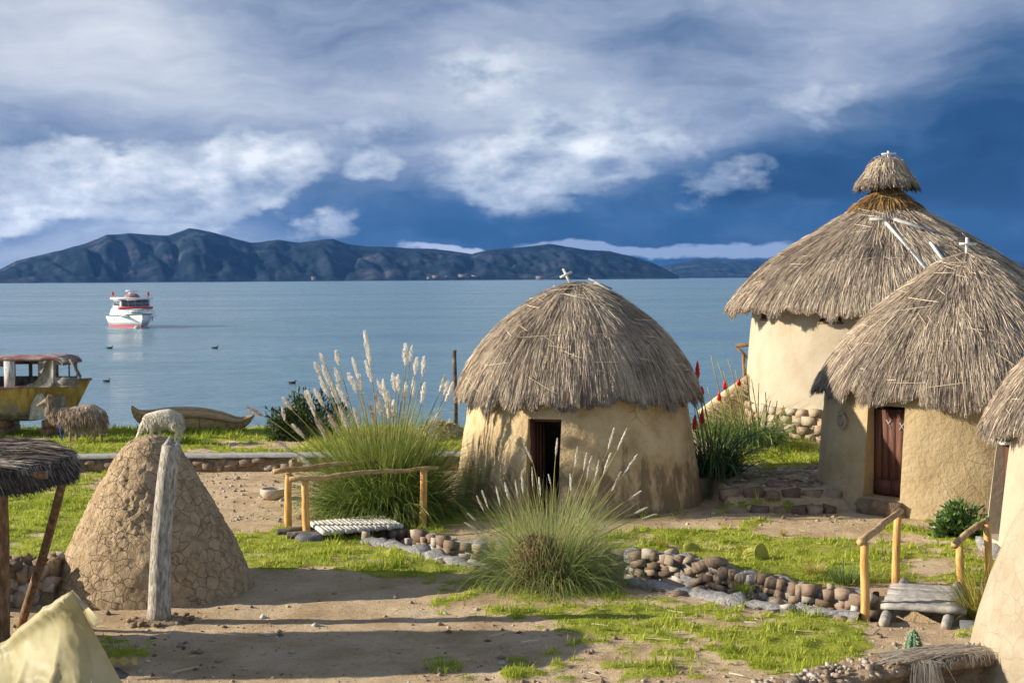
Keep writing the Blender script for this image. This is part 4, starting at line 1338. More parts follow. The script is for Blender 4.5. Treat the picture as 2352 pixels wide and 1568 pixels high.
pr_ = pampas(cQ, 'front pampas clump with a brown dead heart growing over the ditch', M['pampas_blue'],
             [(1300, .5, (.7, 1.4), (1.28, .22), (.5, .3), (.006, .013), (.58, .16)), (1700, .6, (.7, 1.35), (.85, .25), (1.2, .5), (.006, .013), (.5, .18)), (1300, .65, (.5, 1.15), (.6, .28), (1.6, .6), (.006, .013), (.48, .18)),
              (500, .55, (.5, 1.1), (.9, .4), (1.2, .6), (.006, .013), (.85, .12)), (160, .4, (1.0, 1.6), (1.3, .15), (.35, .2), (.006, .012), (.75, .1))], sk, g, 1.0)
mb = MB()
g = np.random.default_rng(23)
for k in range(900):
    a, e_ = g.uniform(PI, 2 * PI), g.uniform(.05, 1.35)
    p = cQ + np.array([-.16, -.36, .05]) + np.array([.38 * math.cos(a) * math.cos(e_), .36 * math.sin(a) * math.cos(e_), .66 * math.sin(e_)])
    blades(mb, p, 3, .02, (.05, .2), (.6, .5), (1.6, .6), (.006, .014), (.55, .25), g, K=4)
mb.ball(cQ + np.array([-.16, -.33, .05]), (.34, .3, .6), 14, 8, .08)
part('dead_heart', mb, M['dead'], pr_)


def tuft(name, px, py, n, L, m_, label, tint, cat='grass tuft', r=.08, el=(1.2, .25), droop=(.5, .3), w=(.006, .013), group='grass tufts about the yard', z=None, seed=1):
    c = onG(px, py) if z is None else G(px, py, z)
    g = np.random.default_rng(seed + int(px))
    mb = MB()
    blades(mb, c, n, r, L, el, droop, w, tint, g, K=5, zbase=c[2] - .05)
    return solo(name, mb, m_, tuple(c), label, cat, group)


tuft('grass_tuft', 962, 1210, 260, (.2, .42), M['yellow_tuft'], 'bright yellow green tuft beside the right post of the log footbridge', (.45, .15), r=.09)
tuft('grass_tuft', 2262, 1425, 420, (.45, .95), M['yellow_tuft'], 'tall yellowish tuft between the plank footbridge and the pale mud cone', (.45, .18), r=.2, w=(.007, .014))
tuft('grass_tuft', 1715, 1285, 120, (.15, .3), M['yellow_tuft'], 'spiky yellow tuft behind the prickly pear pads', (.5, .2), r=.05)
tuft('grass_tuft', 1520, 1258, 120, (.12, .25), M['yellow_tuft'], 'small ochre tuft right of the front pampas clump', (.6, .2), r=.06)
tuft('grass_tuft', 1870, 1320, 200, (.12, .28), M['yellow_tuft'], 'straw coloured tuft in the grass left of the plank footbridge', (.75, .2), r=.12)
tuft('grass_tuft', 1945, 1340, 420, (.15, .36), M['strap_leaf'], 'darker green tuft just left of the plank footbridge', (.7, .2), r=.2, w=(.006, .012))
tuft('grass_tuft', 1705, 1363, 220, (.1, .2), M['turf'], 'bright green tuft growing out of the ditch wall', (.35, .15), r=.07, z=-.12)
tuft('grass_tuft', 1800, 1230, 60, (.08, .16), M['yellow_tuft'], 'tiny yellow tuft at the edge of the bare patch before the plank door hut', (.5, .2), r=.04)
tuft('grass_tuft', 1020, 1535, 240, (.06, .14), M['turf'], 'dark green tuft on the bare yard at the bottom edge', (.25, .15), r=.2)
tuft('grass_tuft', 945, 1140, 120, (.3, .6), M['pampas_blue'], 'pale grassy spray between the posts of the log footbridge', (.7, .15), r=.12)


def shrub(name, c, rad, n, leaf, m_, label, cat, tint, seed, stemmat=None, up=.3, floor=True):
    g = np.random.default_rng(seed)
    root = thing(name, c, label, cat)
    mb = MB()
    nc = 26
    ca = g.normal(size=(nc, 3))
    ca /= np.linalg.norm(ca, axis=1)[:, None]
    ca[:, 2] = np.abs(ca[:, 2]) * .95
    ca *= g.uniform(.35, .95, (nc, 1))
    pick = g.integers(0, nc, n)
    p = ca[pick] + np.clip(g.normal(0, .15, (n, 3)), -.27, .27)
    p[:, 2] = np.abs(p[:, 2])
    ctn = g.normal(0, .14, nc)[pick]
    pos = np.asarray(c) + p * np.asarray(rad)
    d = p / (np.linalg.norm(p, axis=1)[:, None] + 1e-6) + g.normal(0, .6, (n, 3)) + np.array([0, 0, up])
    d /= np.linalg.norm(d, axis=1)[:, None]
    L = leaf * g.uniform(.6, 1.4, n)
    sd = np.cross(d, g.normal(size=(n, 3)))
    sd /= np.linalg.norm(sd, axis=1)[:, None]
    pts = np.stack([pos, pos + d * L[:, None] * .5, pos + d * L[:, None]], 1)
    mb.ribbons(pts, sd, L * .42, [.5, 1, .2], np.clip(g.normal(tint, .18, n) + ctn, 0, 1))
    part('foliage', mb, m_, root)
    sm = MB()
    for k in range(nc):
        e_ = np.asarray(c) + ca[k] * np.asarray(rad) * .9
        sm.tube([np.asarray(c) + [0, 0, -.05], (np.asarray(c) + e_) / 2 + [0, 0, .1 * rad[2]], e_], [.025, .016, .006], 5)
    part('stem', sm, M['log_brown'], root)
    return root


q = P(712, 985, 32.6)
q[2] = gz(q[0], q[1]) - .05
shrub('shrub', q, (.95, .6, 1.05), 5200, .085, M['bush'], 'dark rounded shrub at the water edge behind the big pampas clump', 'shrub', .38, 5)
q = P(650, 985, 32.4)
q[2] = gz(q[0], q[1]) - .05
shrub('shrub', q, (.42, .35, .5), 1300, .075, M['bush'], 'small low shrub at the left foot of the dark shrub', 'shrub', .6, 6)
q = onG(2215, 1232)
shrub('shrub', q, (.52, .34, .62), 2600, .08, M['bush_bright'], 'bushy green shrub at the foot of the wall between the two right huts', 'shrub', .5, 7)


def torch_lily(px, py, y, nl, L, stems, label, seed, tint, r=.35):
    g = np.random.default_rng(seed)
    c = P(px, py, y)
    c[2] = gz(c[0], c[1])
    root = thing('torch_lily', c, label, 'torch lily', 'clumps of red torch lilies')
    mb = MB()
    blades(mb, c, nl, r, L, (1.2, .28), (1.75, .5), (.014, .034), (tint, .16), g, K=8, zbase=c[2])
    part('leaves', mb, M['strap_leaf'], root)
    for (tx, ty, fx, h_) in stems:
        top = P(tx, ty, y + g.uniform(-.25, .25))
        foot = c + np.array([(fx - px) / F * y, g.uniform(-.2, .2), .1])
        sm = MB()
        t_ = np.linspace(0, 1, 6)[:, None]
        path = foot + (top - foot) * t_ + np.array([1, 0, 0]) * (t_ * (1 - t_)) * g.normal(0, .12)
        sm.tube(path, np.linspace(.017, .010, 6), 6, .6)
        st_ = part('flower_stem', sm, M['stalk'], root)
        if h_:
            fm = MB()
            hl = h_ / F * y
            ax = np.array([0, 0, 1.0])
            prof = [(.01, -hl * .1), (.028, 0), (.036, hl * .3), (.03, hl * .6), (.018, hl * .85), (.003, hl)]
            for kk in range(70):
                f = g.uniform(0, 1)
                a = g.uniform(0, 2 * PI)
                rr_ = np.interp(f, [0, .15, .4, .8, 1], [.015, .032, .036, .022, .006])
                b0_ = top + np.array([rr_ * .5 * math.cos(a), rr_ * .5 * math.sin(a), f * hl])
                b1_ = b0_ + np.array([rr_ * .8 * math.cos(a), rr_ * .8 * math.sin(a), -.055])
                fm.tube([b0_, b1_], [.009, .011], 5, np.clip((1 - f) * .75 + g.normal(0, .1), 0, 1) if h_ > 18 else .3)
            fm.lathe(prof, top, 8, .2)
            part('flower_spike', fm, M['red_flower'], st_)
    return root


torch_lily(1636, 1110, 26.4, 620, (.8, 1.9), [(1602, 862, 1640, 34), (1596, 980, 1625, 28), (1612, 968, 1640, 26), (1592, 912, 1622, 18), (1612, 900, 1644, 14), (1655, 960, 1665, 0)],
           'dark shaded torch lily clump leaning on the right side of the middle hut', 71, .3, .45)  # low leaf tint: the shade beside the hut is put into the colour
torch_lily(1728, 1028, 30.6, 700, (.7, 1.5), [(1665, 890, 1700, 18), (1697, 880, 1725, 12), (1652, 915, 1690, 16), (1633, 815, 1680, 0), (1648, 830, 1695, 0), (1662, 850, 1700, 0), (1672, 825, 1712, 0), (1690, 850, 1725, 0),
                                              (1712, 835, 1740, 0), (1726, 870, 1745, 0), (1743, 880, 1748, 0), (1758, 900, 1755, 0), (1770, 920, 1762, 0), (1785, 920, 1766, 0), (1800, 930, 1768, 0)],
           'sunlit torch lily clump with tall thin stems before the tall pale hut', 72, .72, .5)  # high leaf tint: the sunlight on this clump is put into the colour
torch_lily(1650, 1000, 31.6, 420, (.6, 1.1), [(1668, 905, 1660, 0), (1625, 890, 1640, 0)], 'smaller torch lily clump behind the other two', 73, .6, .4)

# prickly pear pads
c = onG(1735, 1288)
root = thing('prickly_pear', c, 'low prickly pear with two broad yellow green pads in the grass', 'cactus')
for (px, py, sx, sz_, ry, rz, tn) in ((1749, 1276, .135, .2, -.35, .55, .35), (1722, 1279, .12, .16, .45, -.5, .5), (1730, 1280, .06, .1, .1, .9, .8)):
    q = P(px, py, c[1] + (.04 if tn < .6 else .1))
    mb = MB()
    mb.ball(q, (sx, .03, sz_), 18, 12, tn, rot=(0, ry, rz), noise=.08, seed=int(px))
    part('cactus_pad', mb, M['pad'], root, smooth=True)
c = onG(1590, 1270)
mb = MB()
mb.ball(P(1590, 1262, c[1]) + np.array([0, 0, 0]), (.15, .03, .1), 18, 12, .25, rot=(0, .5, .1), noise=.1, seed=4)
solo('cactus_pad', mb, M['pad'], tuple(c), 'single dull green cactus pad half hidden in the grass', 'cactus', smooth=True)


def column_cactus(px, py_top, y, rad, label, seed, tall=None):
    top = P(px, py_top, y)
    c = np.array([top[0], y, gz(top[0], y) - .05])
    root = thing('column_cactus', c, label, 'cactus', 'small column cacti behind the crumbling wall')
    n, K = 72, 26
    h_ = top[2] - c[2]
    zz = np.linspace(0, 1, K)
    prof = rad * np.clip(np.interp(zz, [0, .3, .8, .93, 1], [.85, 1, .95, .6, .05]), .02, 2)
    a = np.arange(n) * 2 * PI / n
    rib = .74 + .26 * np.abs(np.cos(a * 4)) ** .8
    V = np.stack([c[0] + prof[:, None] * rib * np.cos(a), c[1] + prof[:, None] * rib * np.sin(a), c[2] + (zz * h_)[:, None] * np.ones(n)], -1).reshape(-1, 3)
    i = np.arange(n)
    mb = MB()
    mb.add(V, np.concatenate([np.stack([k * n + i, k * n + (i + 1) % n, (k + 1) * n + (i + 1) % n, (k + 1) * n + i], 1) for k in range(K - 1)]), np.tile(np.where(rib > .93, .1, .75), K))
    part('cactus_body', mb, M['cactus'], root, smooth=True)
    sb = MB()
    g = np.random.default_rng(seed)
    pts, sds = [], []
    for rb in range(8):
        ar = rb * PI / 4
        for k in range(26):
            z = k / 26 + .02
            r_ = np.interp(z, zz, prof)
            p = c + np.array([r_ * math.cos(ar), r_ * math.sin(ar), z * h_])
            for _ in range(5):
                d = np.array([math.cos(ar), math.sin(ar), .1]) + g.normal(0, .6, 3)
                d /= np.linalg.norm(d)
                pts.append([p, p + d * .018, p + d * .036])
                sds.append(np.cross(d, g.normal(size=3)))
    pts, sds = np.array(pts), np.array(sds)
    sds /= np.linalg.norm(sds, axis=1)[:, None]
    sb.ribbons(pts, sds, np.full(len(pts), .004), [1, .8, .3], g.uniform(.2, 1, len(pts)))
    part('spines', sb, M['spine'], root)


column_cactus(2099, 1444, 13.45, .088, 'taller ribbed green column cactus behind the crumbling wall', 5)
column_cactus(2064, 1486, 13.25, .05, 'small column cactus left of the taller one', 6)
column_cactus(2052, 1498, 13.1, .04, 'smallest spiny cactus stub at the left end of the cacti', 7)

# ------------------------------------------------------------------ crumbling wall in the foreground
wpts = [(12.0, P(1760, 1580, 11.7)), (12, P(1840, 1566, 12.0)), (12, P(1900, 1548, 12.15)), (12, P(2000, 1524, 12.35)), (12, P(2060, 1513, 12.5)), (12, P(2150, 1503, 12.65)), (12, P(2225, 1495, 12.75)), (12, P(2300, 1487, 12.9))]
wp = np.array([q for _, q in wpts])
n = 70
u = np.linspace(0, 1, n)
su = np.linspace(0, 1, len(wp))
line = np.stack([np.interp(u, su, wp[:, k]) for k in range(3)], 1)
root = thing('mud_wall', (line[n // 2][0], line[n // 2][1], 0), 'crumbling low mud wall with straw on its edge along the bottom right', 'mud wall')
mb = MB()
g = np.random.default_rng(3)
sec = [(-.32, -.3), (-.30, .0), (-.27, .78), (-.22, .97), (-.1, 1.0), (.05, 1.0), (.16, .97), (.2, .9), (.17, .83), (.02, .78), (-.02, .6), (.0, .3), (.03, -.3)]
tl = np.gradient(line, axis=0)
tl[:, 2] = 0
tl /= np.linalg.norm(tl, axis=1)[:, None]
nv = np.stack([tl[:, 1], -tl[:, 0], 0 * tl[:, 0]], 1)
V = np.array([[line[k] * [1, 1, 0] + nv[k] * o + np.array([0, 0, line[k][2] * z]) for o, z in sec] for k in range(n)])
sub = np.linspace(0, len(sec) - 1, 60)
V = np.stack([np.stack([np.interp(sub, np.arange(len(sec)), V[k, :, d]) for d in range(3)], 1) for k in range(n)])
us = np.linspace(0, n - 1, 240)
V = np.stack([[np.interp(us, np.arange(n), V[:, j, d]) for d in range(3)] for j in range(60)]).transpose(2, 0, 1)
nz = (fbm(V[..., 0] * 7, V[..., 1] * 7, V[..., 2] * 7, 5, 13) - .5)
cen = V.mean(1, keepdims=True)
dirv = (V - cen) * np.array([1, 1, .9])
dirv /= np.linalg.norm(dirv, axis=2, keepdims=True) + 1e-6
V = V + dirv * nz[..., None] * .16
i, j = np.meshgrid(np.arange(239), np.arange(59), indexing='ij')
b_ = (i * 60 + j).ravel()
mb.add(V, np.stack([b_, b_ + 1, b_ + 61, b_ + 60], 1))
part('wall_body', mb, M['mud_wall'], root, smooth=True)
pb = MB()
for k in range(420):
    f = g.uniform(0, 1) ** (1.6 if k < 200 else 1)
    q = [np.interp(f, u, line[:, d]) for d in range(3)]
    o = g.uniform(-.2, .2)
    kk = int(f * (n - 1))
    sz_ = g.uniform(.008, .034) * (1.1 if f < .45 else .8)
    pb.rock(np.array(q) + nv[kk] * o + [0, 0, .008 - .05 * (o > .12)], (sz_, sz_, sz_ * .7), int(g.integers(1 << 30)), np.clip(g.normal(.65, .2), 0, 1), pts=10)
part('pebbles', pb, M['stone'], root)['kind'] = 'stuff'
sm = MB()
for (f0, f1, cnt, dirx, ln) in ((.58, .80, 420, 1, .35), (.60, .67, 170, 0, .3), (.66, .97, 260, 2, .1)):
    f = g.uniform(f0, f1, cnt)
    q = np.stack([np.interp(f, u, line[:, d]) for d in range(3)], 1)
    kk = (f * (n - 1)).astype(int)
    L = g.uniform(.6, 1.2, cnt) * ln
    o = g.uniform(-.08, .16, cnt)
    st_ = q + nv[kk] * o[:, None] + np.stack([0 * f, 0 * f, g.uniform(.015, .06, cnt)], 1)
    if dirx == 1:
        d0 = tl[kk] * np.sign(g.normal(size=cnt))[:, None] + nv[kk] * g.normal(0, .12, cnt)[:, None]
        pts = np.stack([st_, st_ + d0 * L[:, None] * .5 + [0, 0, .015], st_ + d0 * L[:, None] + [0, 0, -.015]], 1)
    else:
        d0 = nv[kk] + tl[kk] * g.normal(-.15, .35, cnt)[:, None]
        st_ = q + nv[kk] * g.uniform(.0, .17, cnt)[:, None] + np.stack([0 * f, 0 * f, g.uniform(.0, .03, cnt)], 1)
        pts = np.stack([st_, st_ + d0 * (L * .35)[:, None] + [0, 0, -.01], st_ + d0 * (L * .6)[:, None] - np.stack([0 * L, 0 * L, L * .75], 1)], 1)
    sd = np.cross(pts[:, 2] - pts[:, 0], [0.2, -.5, .8])
    sd /= np.linalg.norm(sd, axis=1)[:, None]
    sm.ribbons(pts, sd, g.uniform(.005, .010, cnt), [1, 1, .5], np.clip(g.normal(.6 if dirx == 1 else .72, .2, cnt), 0, 1))
part('straw_edge', sm, M['thatch'], root)

# ------------------------------------------------------------------ thatched shelter at the left edge
yS = 16.9
outl = np.array([[-9.2, 14.15], [-6.8, 14.2], [-5.75, 14.3], [-5.25, 14.5], [-5.0, 14.9], [-4.85, 15.3], [-4.9, 15.65], [-5.3, 15.95], [-6.4, 16.05], [-9.2, 16.05]])
b_ = onG(40, 1432)
root = thing('shelter', (-6.3, 15.2, 0), 'low shelter with ragged grey thatch on slanting poles at the left edge', 'shelter')
mb = MB()
m_ = 80
so = np.linspace(0, len(outl) - 1, m_)
ol = np.stack([np.interp(so, np.arange(len(outl)), outl[:, k]) for k in (0, 1)], 1)
for _ in range(4):
    ol[1:-1] = (ol[:-2] + 2 * ol[1:-1] + ol[2:]) / 4
ctr = np.array([-6.8, 15.15])


def roof_z(x, y):               # upper face of the thatch
    return 2.06 + .025 * (-5.0 - x) + .19 * np.clip((np.asarray(y) - 14.2) / 1.9, 0, 1) - .07 * sst(-5.5, -4.8, x) + .05 * (fbm(x * 1.6, y * 1.6, 0, 3, 4) - .5)


rings = []
for (f, dz) in ((0.0, .0), (.5, .0), (.85, -.01), (.96, -.05), (1.0, -.13), (1.0, -.14), (.96, -.19), (.6, -.17), (0.0, -.17)):
    p = ctr + (ol - ctr) * f
    rings.append(np.stack([p[:, 0], p[:, 1], roof_z(p[:, 0], p[:, 1]) + dz - .03], -1))
Vr = np.concatenate(rings)
i = np.arange(m_ - 1)
mb.add(Vr, np.concatenate([np.stack([k * m_ + i, k * m_ + i + 1, (k + 1) * m_ + i + 1, (k + 1) * m_ + i], 1) for k in range(len(rings) - 1)]), .12)
g = np.random.default_rng(44)
n = 24000
x = g.uniform(-9.0, -4.5, n)
y = g.uniform(14.1, 16.1, n)
from mathutils.geometry import intersect_point_tri_2d


def inside_poly(x, y, poly):
    r_ = np.zeros(len(x), bool)
    j = len(poly) - 1
    for k in range(len(poly)):
        xi, yi, xj, yj = poly[k][0], poly[k][1], poly[j][0], poly[j][1]
        r_ ^= ((yi > y) != (yj > y)) & (x < (xj - xi) * (y - yi) / (yj - yi + 1e-12) + xi)
        j = k
    return r_


kp = inside_poly(x, y, ol)
x, y = x[kp], y[kp]
n = len(x)
ang = -.30 + .35 * (fbm(x * .8, y * .8, 0, 3, 5) - .5) * 2 + g.normal(0, .1, n)
L = g.uniform(.2, .5, n)
kk = np.linspace(0, 1, 4)
px_ = x[:, None] + np.cos(ang)[:, None] * L[:, None] * kk
py_ = y[:, None] + np.sin(ang)[:, None] * L[:, None] * kk
ins = inside_poly(px_.ravel(), py_.ravel(), ol).reshape(n, 4)
outd = np.cumsum(~ins, 1) * .05
pz_ = roof_z(px_, py_) + g.uniform(0, .05, n)[:, None] + .03 * kk[None] * g.uniform(0, 1, n)[:, None] - outd * g.uniform(.5, 1.6, n)[:, None]
px_ = np.where(ins, px_, px_ - np.cos(ang)[:, None] * outd * 2.3)
py_ = np.where(ins, py_, py_ - np.sin(ang)[:, None] * outd * 2.3)
pts = np.stack([px_, py_, pz_], -1)
al = g.uniform(-.8, .8, n)
sd = np.stack([-np.sin(ang) * np.cos(al), np.cos(ang) * np.cos(al), np.sin(al)], -1)
ptc = fbm(x * .9, y * 2.2, 0, 3, 15)
tn = np.clip(.52 + .9 * (ptc - .5) + g.normal(0, .15, n), .02, 1)
tn = np.where((np.abs(y - 14.85 - .3 * (-5.7 - x)) < .1) & (x < -5.3), np.clip(tn + .45, 0, 1), tn)
mb.ribbons(pts, sd, g.uniform(.006, .014, n), [.8, 1, 1, .3], tn)
# hanging fringe round the rim
n = 5200
fe = g.uniform(0, m_ - 1, n)
ex = np.interp(fe, np.arange(m_), ol[:, 0])
ey = np.interp(fe, np.arange(m_), ol[:, 1])
dv = np.stack([ex, ey], 1) - ctr
dv /= np.linalg.norm(dv, axis=1)[:, None]
tg_ = np.stack([np.interp(fe, np.arange(m_), np.gradient(ol[:, 0])), np.interp(fe, np.arange(m_), np.gradient(ol[:, 1]))], 1)
tg_ /= np.linalg.norm(tg_, axis=1)[:, None]
z0 = roof_z(ex, ey) - g.uniform(.02, .17, n)
L = g.uniform(.04, .1, n)
o0 = g.uniform(-.06, .02, n)
dd = g.normal(.25, .5, n)
st_ = np.stack([ex + dv[:, 0] * o0, ey + dv[:, 1] * o0, z0], 1)
mv = np.stack([dv[:, 0] * .45 + tg_[:, 0] * dd, dv[:, 1] * .45 + tg_[:, 1] * dd, -.7 * np.ones(n)], 1)
pts = np.stack([st_, st_ + mv * L[:, None] * .5, st_ + mv * L[:, None] - [0, 0, .02]], 1)
sd = np.stack([tg_[:, 0], tg_[:, 1], g.normal(0, .4, n)], 1)
mb.ribbons(pts, sd, g.uniform(.008, .018, n), [1, 1, .3], np.clip(g.normal(.16, .13, n), 0, 1))
part('thatch_roof', mb, M['old_thatch'], root)
mb = MB()
Vw = []
for k in range(16):
    for z in (-.1, .6, 1.2, 1.85):
        Vw.append([-7.3 + .06 * rng.normal(), 14.8 + k * .09, z])
mb.box(-7.4, -7.05, 14.3, 15.95, -.1, 1.92)  # unseen wall, added to throw its shadow across the yard
part('shadow_wall', mb, M['mud_wall'], root)
for (a_, b2, r_) in ((P(147, 1094, 15.2), onG(42, 1435), .055), (P(4, 1090, 14.9), onG(6, 1500), .075), (P(-150, 1090, 14.6), onG(-150, 1540), .07), (P(-160, 1040, 15.8), onG(-160, 1460), .07)):
    mb = MB()
    b2 = np.array(b2) - [0, 0, .1]
    mb.tube(wob(b2, a_, .008, 7, int(r_ * 1000)), np.linspace(r_, r_ * .85, 7), 11)
    part('pole', mb, M['log_brown'], root, smooth=True)
mb = MB()
mb.tube(wob(P(-200, 1108, 14.5), P(110, 1090, 14.8), .006, 6, 2), .045, 9)
part('roof_beam', mb, M['log_brown'], root, smooth=True)

# low ruined stone wall beside the shelter
g = np.random.default_rng(9)
q0, q1 = onG(-60, 1390), onG(140, 1372)
mid_ = (q0 + q1) / 2
root = thing('ruined_wall', tuple(mid_), 'low ruined wall of mud and stones running from the shelter to the brown cone', 'mud wall')
mb = MB()
nn = 40
V = []
for k in range(nn):
    f = k / (nn - 1)
    p = q0 + (q1 - q0) * f
    hh_ = .5 + .1 * g.normal() * .4
    for o, z in ((-.3, -.2), (-.27, hh_ - .06), (-.15, hh_), (.12, hh_), (.25, hh_ - .08), (.33, -.2)):
        V.append([p[0], p[1] - o, z])
i = np.arange(nn - 1)
mb.add(V, np.concatenate([np.stack([i * 6 + a, i * 6 + a + 1, i * 6 + 7 + a, i * 6 + 6 + a], 1) for a in range(5)]))
e0 = (nn - 1) * 6
mb.f.append(np.array([[e0, e0 + 1, e0 + 2, e0 + 3, e0 + 4, e0 + 5]]))
part('wall_body', mb, M['mud_wall'], root, smooth=False)
sb = MB()
for k in range(70):
    f = g.uniform(0, 1)
    p = q0 + (q1 - q0) * f
    sb.rock([p[0], p[1] - g.choice([-.2, 0, .24, .28, .3]), g.uniform(.05, .5)], rng.uniform(.06, .13, 3), int(g.integers(1 << 30)), np.clip(g.normal(.5, .25), 0, 1))
part('field_stones', sb, M['stone'], root)

# ------------------------------------------------------------------ yellow tarpaulin
ridge = np.array([P(165, 1356, 11.40), P(145, 1370, 11.5), P(110, 1396, 11.7), P(60, 1432, 12.0), P(25, 1462, 12.2), P(0, 1478, 12.35), P(-90, 1530, 12.8), P(-230, 1600, 13.4)])
cor = G(372, 1735)
fr = [cor, G(250, 1830), G(100, 1900), G(-80, 1960), G(-300, 2000)]
bk = [cor, cor + [-.5, .7, 0], cor + [-1.1, 1.4, 0], cor + [-1.9, 2.0, 0], cor + [-2.8, 2.4, 0]]
nu, nv_ = 90, 60
U = np.linspace(0, 1, nu)
rs = np.linspace(0, 1, len(ridge))
rd = np.stack([np.interp(U, rs, ridge[:, k]) for k in range(3)], 1)
mb = MB()
root = thing('tarpaulin', tuple(cor + [-1.2, 0, 0]), 'pale yellow tarpaulin draped to a peak in the bottom left corner', 'tarpaulin')
for side, low in ((0, fr), (1, bk)):
    low = np.array(low)
    lw = np.stack([np.interp(U, np.linspace(0, 1, len(low)), low[:, k]) for k in range(3)], 1)
    vv = np.linspace(0, 1, nv_)
    Sf = rd[:, None] * (1 - vv)[None, :, None] + lw[:, None] * vv[None, :, None]
    nrm = np.array([-.3, -.9, .3]) if side == 0 else np.array([-.3, .9, .2])
    uu, v2 = np.meshgrid(U, vv, indexing='ij')
    fold = .055 * np.sin(uu * 26 + 3 * v2 + 2 * fbm(uu * 3, v2 * 2, 0, 2, 5)) * v2 * np.exp(-uu * 1.5)
    fold += .10 * (fbm(uu * 5 + v2 * 2.0, v2 * 2.2, 0, 4, 6) - .5) * np.minimum(1, uu * 6)
    fold += .014 * np.abs(np.sin(uu * 55 + 3 * fbm(uu * 9, v2 * 6, 0, 2, 3))) * np.exp(-((v2 - .06) / .05) ** 2)
    fold += .07 * np.exp(-((v2 - .035) / .03) ** 2)
    ang = np.abs(np.sin((uu * 2.2 - v2 * .9) * 6 + 1.5 * fbm(uu * 4, v2 * 3, 0, 3, 16)))
    fold += .06 * (1 - ang) ** 3 * sst(.05, .4, v2)
    an2 = np.abs(np.sin((uu * 1.1 + v2 * 1.7) * 5 + 2.2 * fbm(uu * 3, v2 * 4, 0, 3, 26)))
    fold += .04 * (1 - an2) ** 4 + .02 * (fbm(uu * 22, v2 * 14, 0, 3, 36) - .5)
    edge = np.minimum(1, uu * 12)
    Sf = Sf + nrm * (fold * edge * (1 if side == 0 else .5))[..., None]
    i, j = np.meshgrid(np.arange(nu - 1), np.arange(nv_ - 1), indexing='ij')
    b_ = (i * nv_ + j).ravel()
    mb.add(Sf, np.stack([b_, b_ + 1, b_ + nv_ + 1, b_ + nv_], 1))
part('tarp_sheet', mb, M['tarp'], root, smooth=True)
fl = MB()
a0, a1 = P(166, 1356, 11.41), P(214, 1440, 11.52)
nf = 20
Vf = []
for k in range(nf):
    f = k / (nf - 1)
    b0_ = a0 + (a1 - a0) * f
    px_f, py_f = 165 + 62 * f, 1354 + 66 * f
    e_ = P(px_f + 1, py_f, 11.38 + .1 * math.sin(f * 5))
    for w_ in np.linspace(0, 1, 7):
        Vf.append(b0_ * (1 - w_) + e_ * w_ + np.array([0, -.035, 0]) * math.sin(w_ * PI))
i, j = np.meshgrid(np.arange(nf - 1), np.arange(6), indexing='ij')
b_ = (i * 7 + j).ravel()
fl.add(Vf, np.stack([b_, b_ + 1, b_ + 8, b_ + 7], 1))
part('tarp_flap', fl, M['tarp'], root, smooth=True)
hp = MB()
tp_ = rd[2] - [0, 0, .12]
tp_ = rd[20] - [0, 0, .3]
hp.tube([tp_ * [1, 1, 0] + [0, .5, 0], tp_ + [0, .5, -.1]], [.05, .04], 8)
part('tent_pole', hp, M['log_brown'], root)
q = onG(268, 1552)
mb = MB()
mb.rock(q, (.17, .12, .05), 5, .1)
solo('rock', mb, M['rubber'], tuple(q), 'flat purplish rock beside the tarpaulin at the bottom edge', 'rock', 'loose rocks about the yard')
mb = MB()
Vs = []
for k in range(9):
    for w_ in range(4):
        Vs.append(onG(252 + k * 8, 1530 + w_ * 4) + np.array([0, 0, .09 + .025 * math.sin(k * 1.9 + w_)]))
i, j = np.meshgrid(np.arange(8), np.arange(3), indexing='ij')
b_ = (i * 4 + j).ravel()
mb.add(Vs, np.stack([b_, b_ + 1, b_ + 5, b_ + 4], 1))
solo('tarp_scrap', mb, M['scrap'], tuple(onG(285, 1535)), 'torn scrap of bright yellow plastic lying on a rock by the tarpaulin', 'scrap')

# ------------------------------------------------------------------ terrace wall, steps, path, bowl
root = thing('retaining_wall', (-5, 29.85, 0), 'long low mud and stone retaining wall with grey cap before the shore lawn', 'retaining wall')
mb = MB()
x = np.linspace(-14, .2, 180)
V = []
for xx in x:
    o = .05 * (fbm(xx * 2.5, 2.2, 0, 3, 3) - .5)
    V += [[xx, 29.72 + o, -.2], [xx, 29.72 + o * 1.5, .1], [xx, 29.74 + o, .31], [xx, 30.0, .31]]
i = np.arange(179)
mb.add(V, np.concatenate([np.stack([i * 4 + a, i * 4 + a + 1, i * 4 + 5 + a, i * 4 + 4 + a], 1) for a in range(3)]))
part('wall_body', mb, M['mud_wall'], root)
mb = MB()
V = []
for xx in x:
    o = .03 * (fbm(xx * 3, 1.2, 0, 3, 8) - .5)
    V += [[xx, 29.66 + o, .30 + o], [xx, 29.66 + o, .365 + o], [xx, 30.08, .37 + o * .5], [xx, 30.1, .2]]
mb.add(V, np.concatenate([np.stack([i * 4 + a, i * 4 + a + 1, i * 4 + 5 + a, i * 4 + 4 + a], 1) for a in range(3)]))
part('wall_cap', mb, M['concrete'], root)
sb = MB()
g = np.random.default_rng(14)
for k in range(70):
    sb.rock([g.uniform(-13, 0), 29.72, g.uniform(.02, .25)], (g.uniform(.08, .2), .06, g.uniform(.06, .12)), int(g.integers(1 << 30)), np.clip(g.normal(.25, .2), 0, 1), rot=(0, 0, 0))
part('field_stones', sb, M['stone'], root)

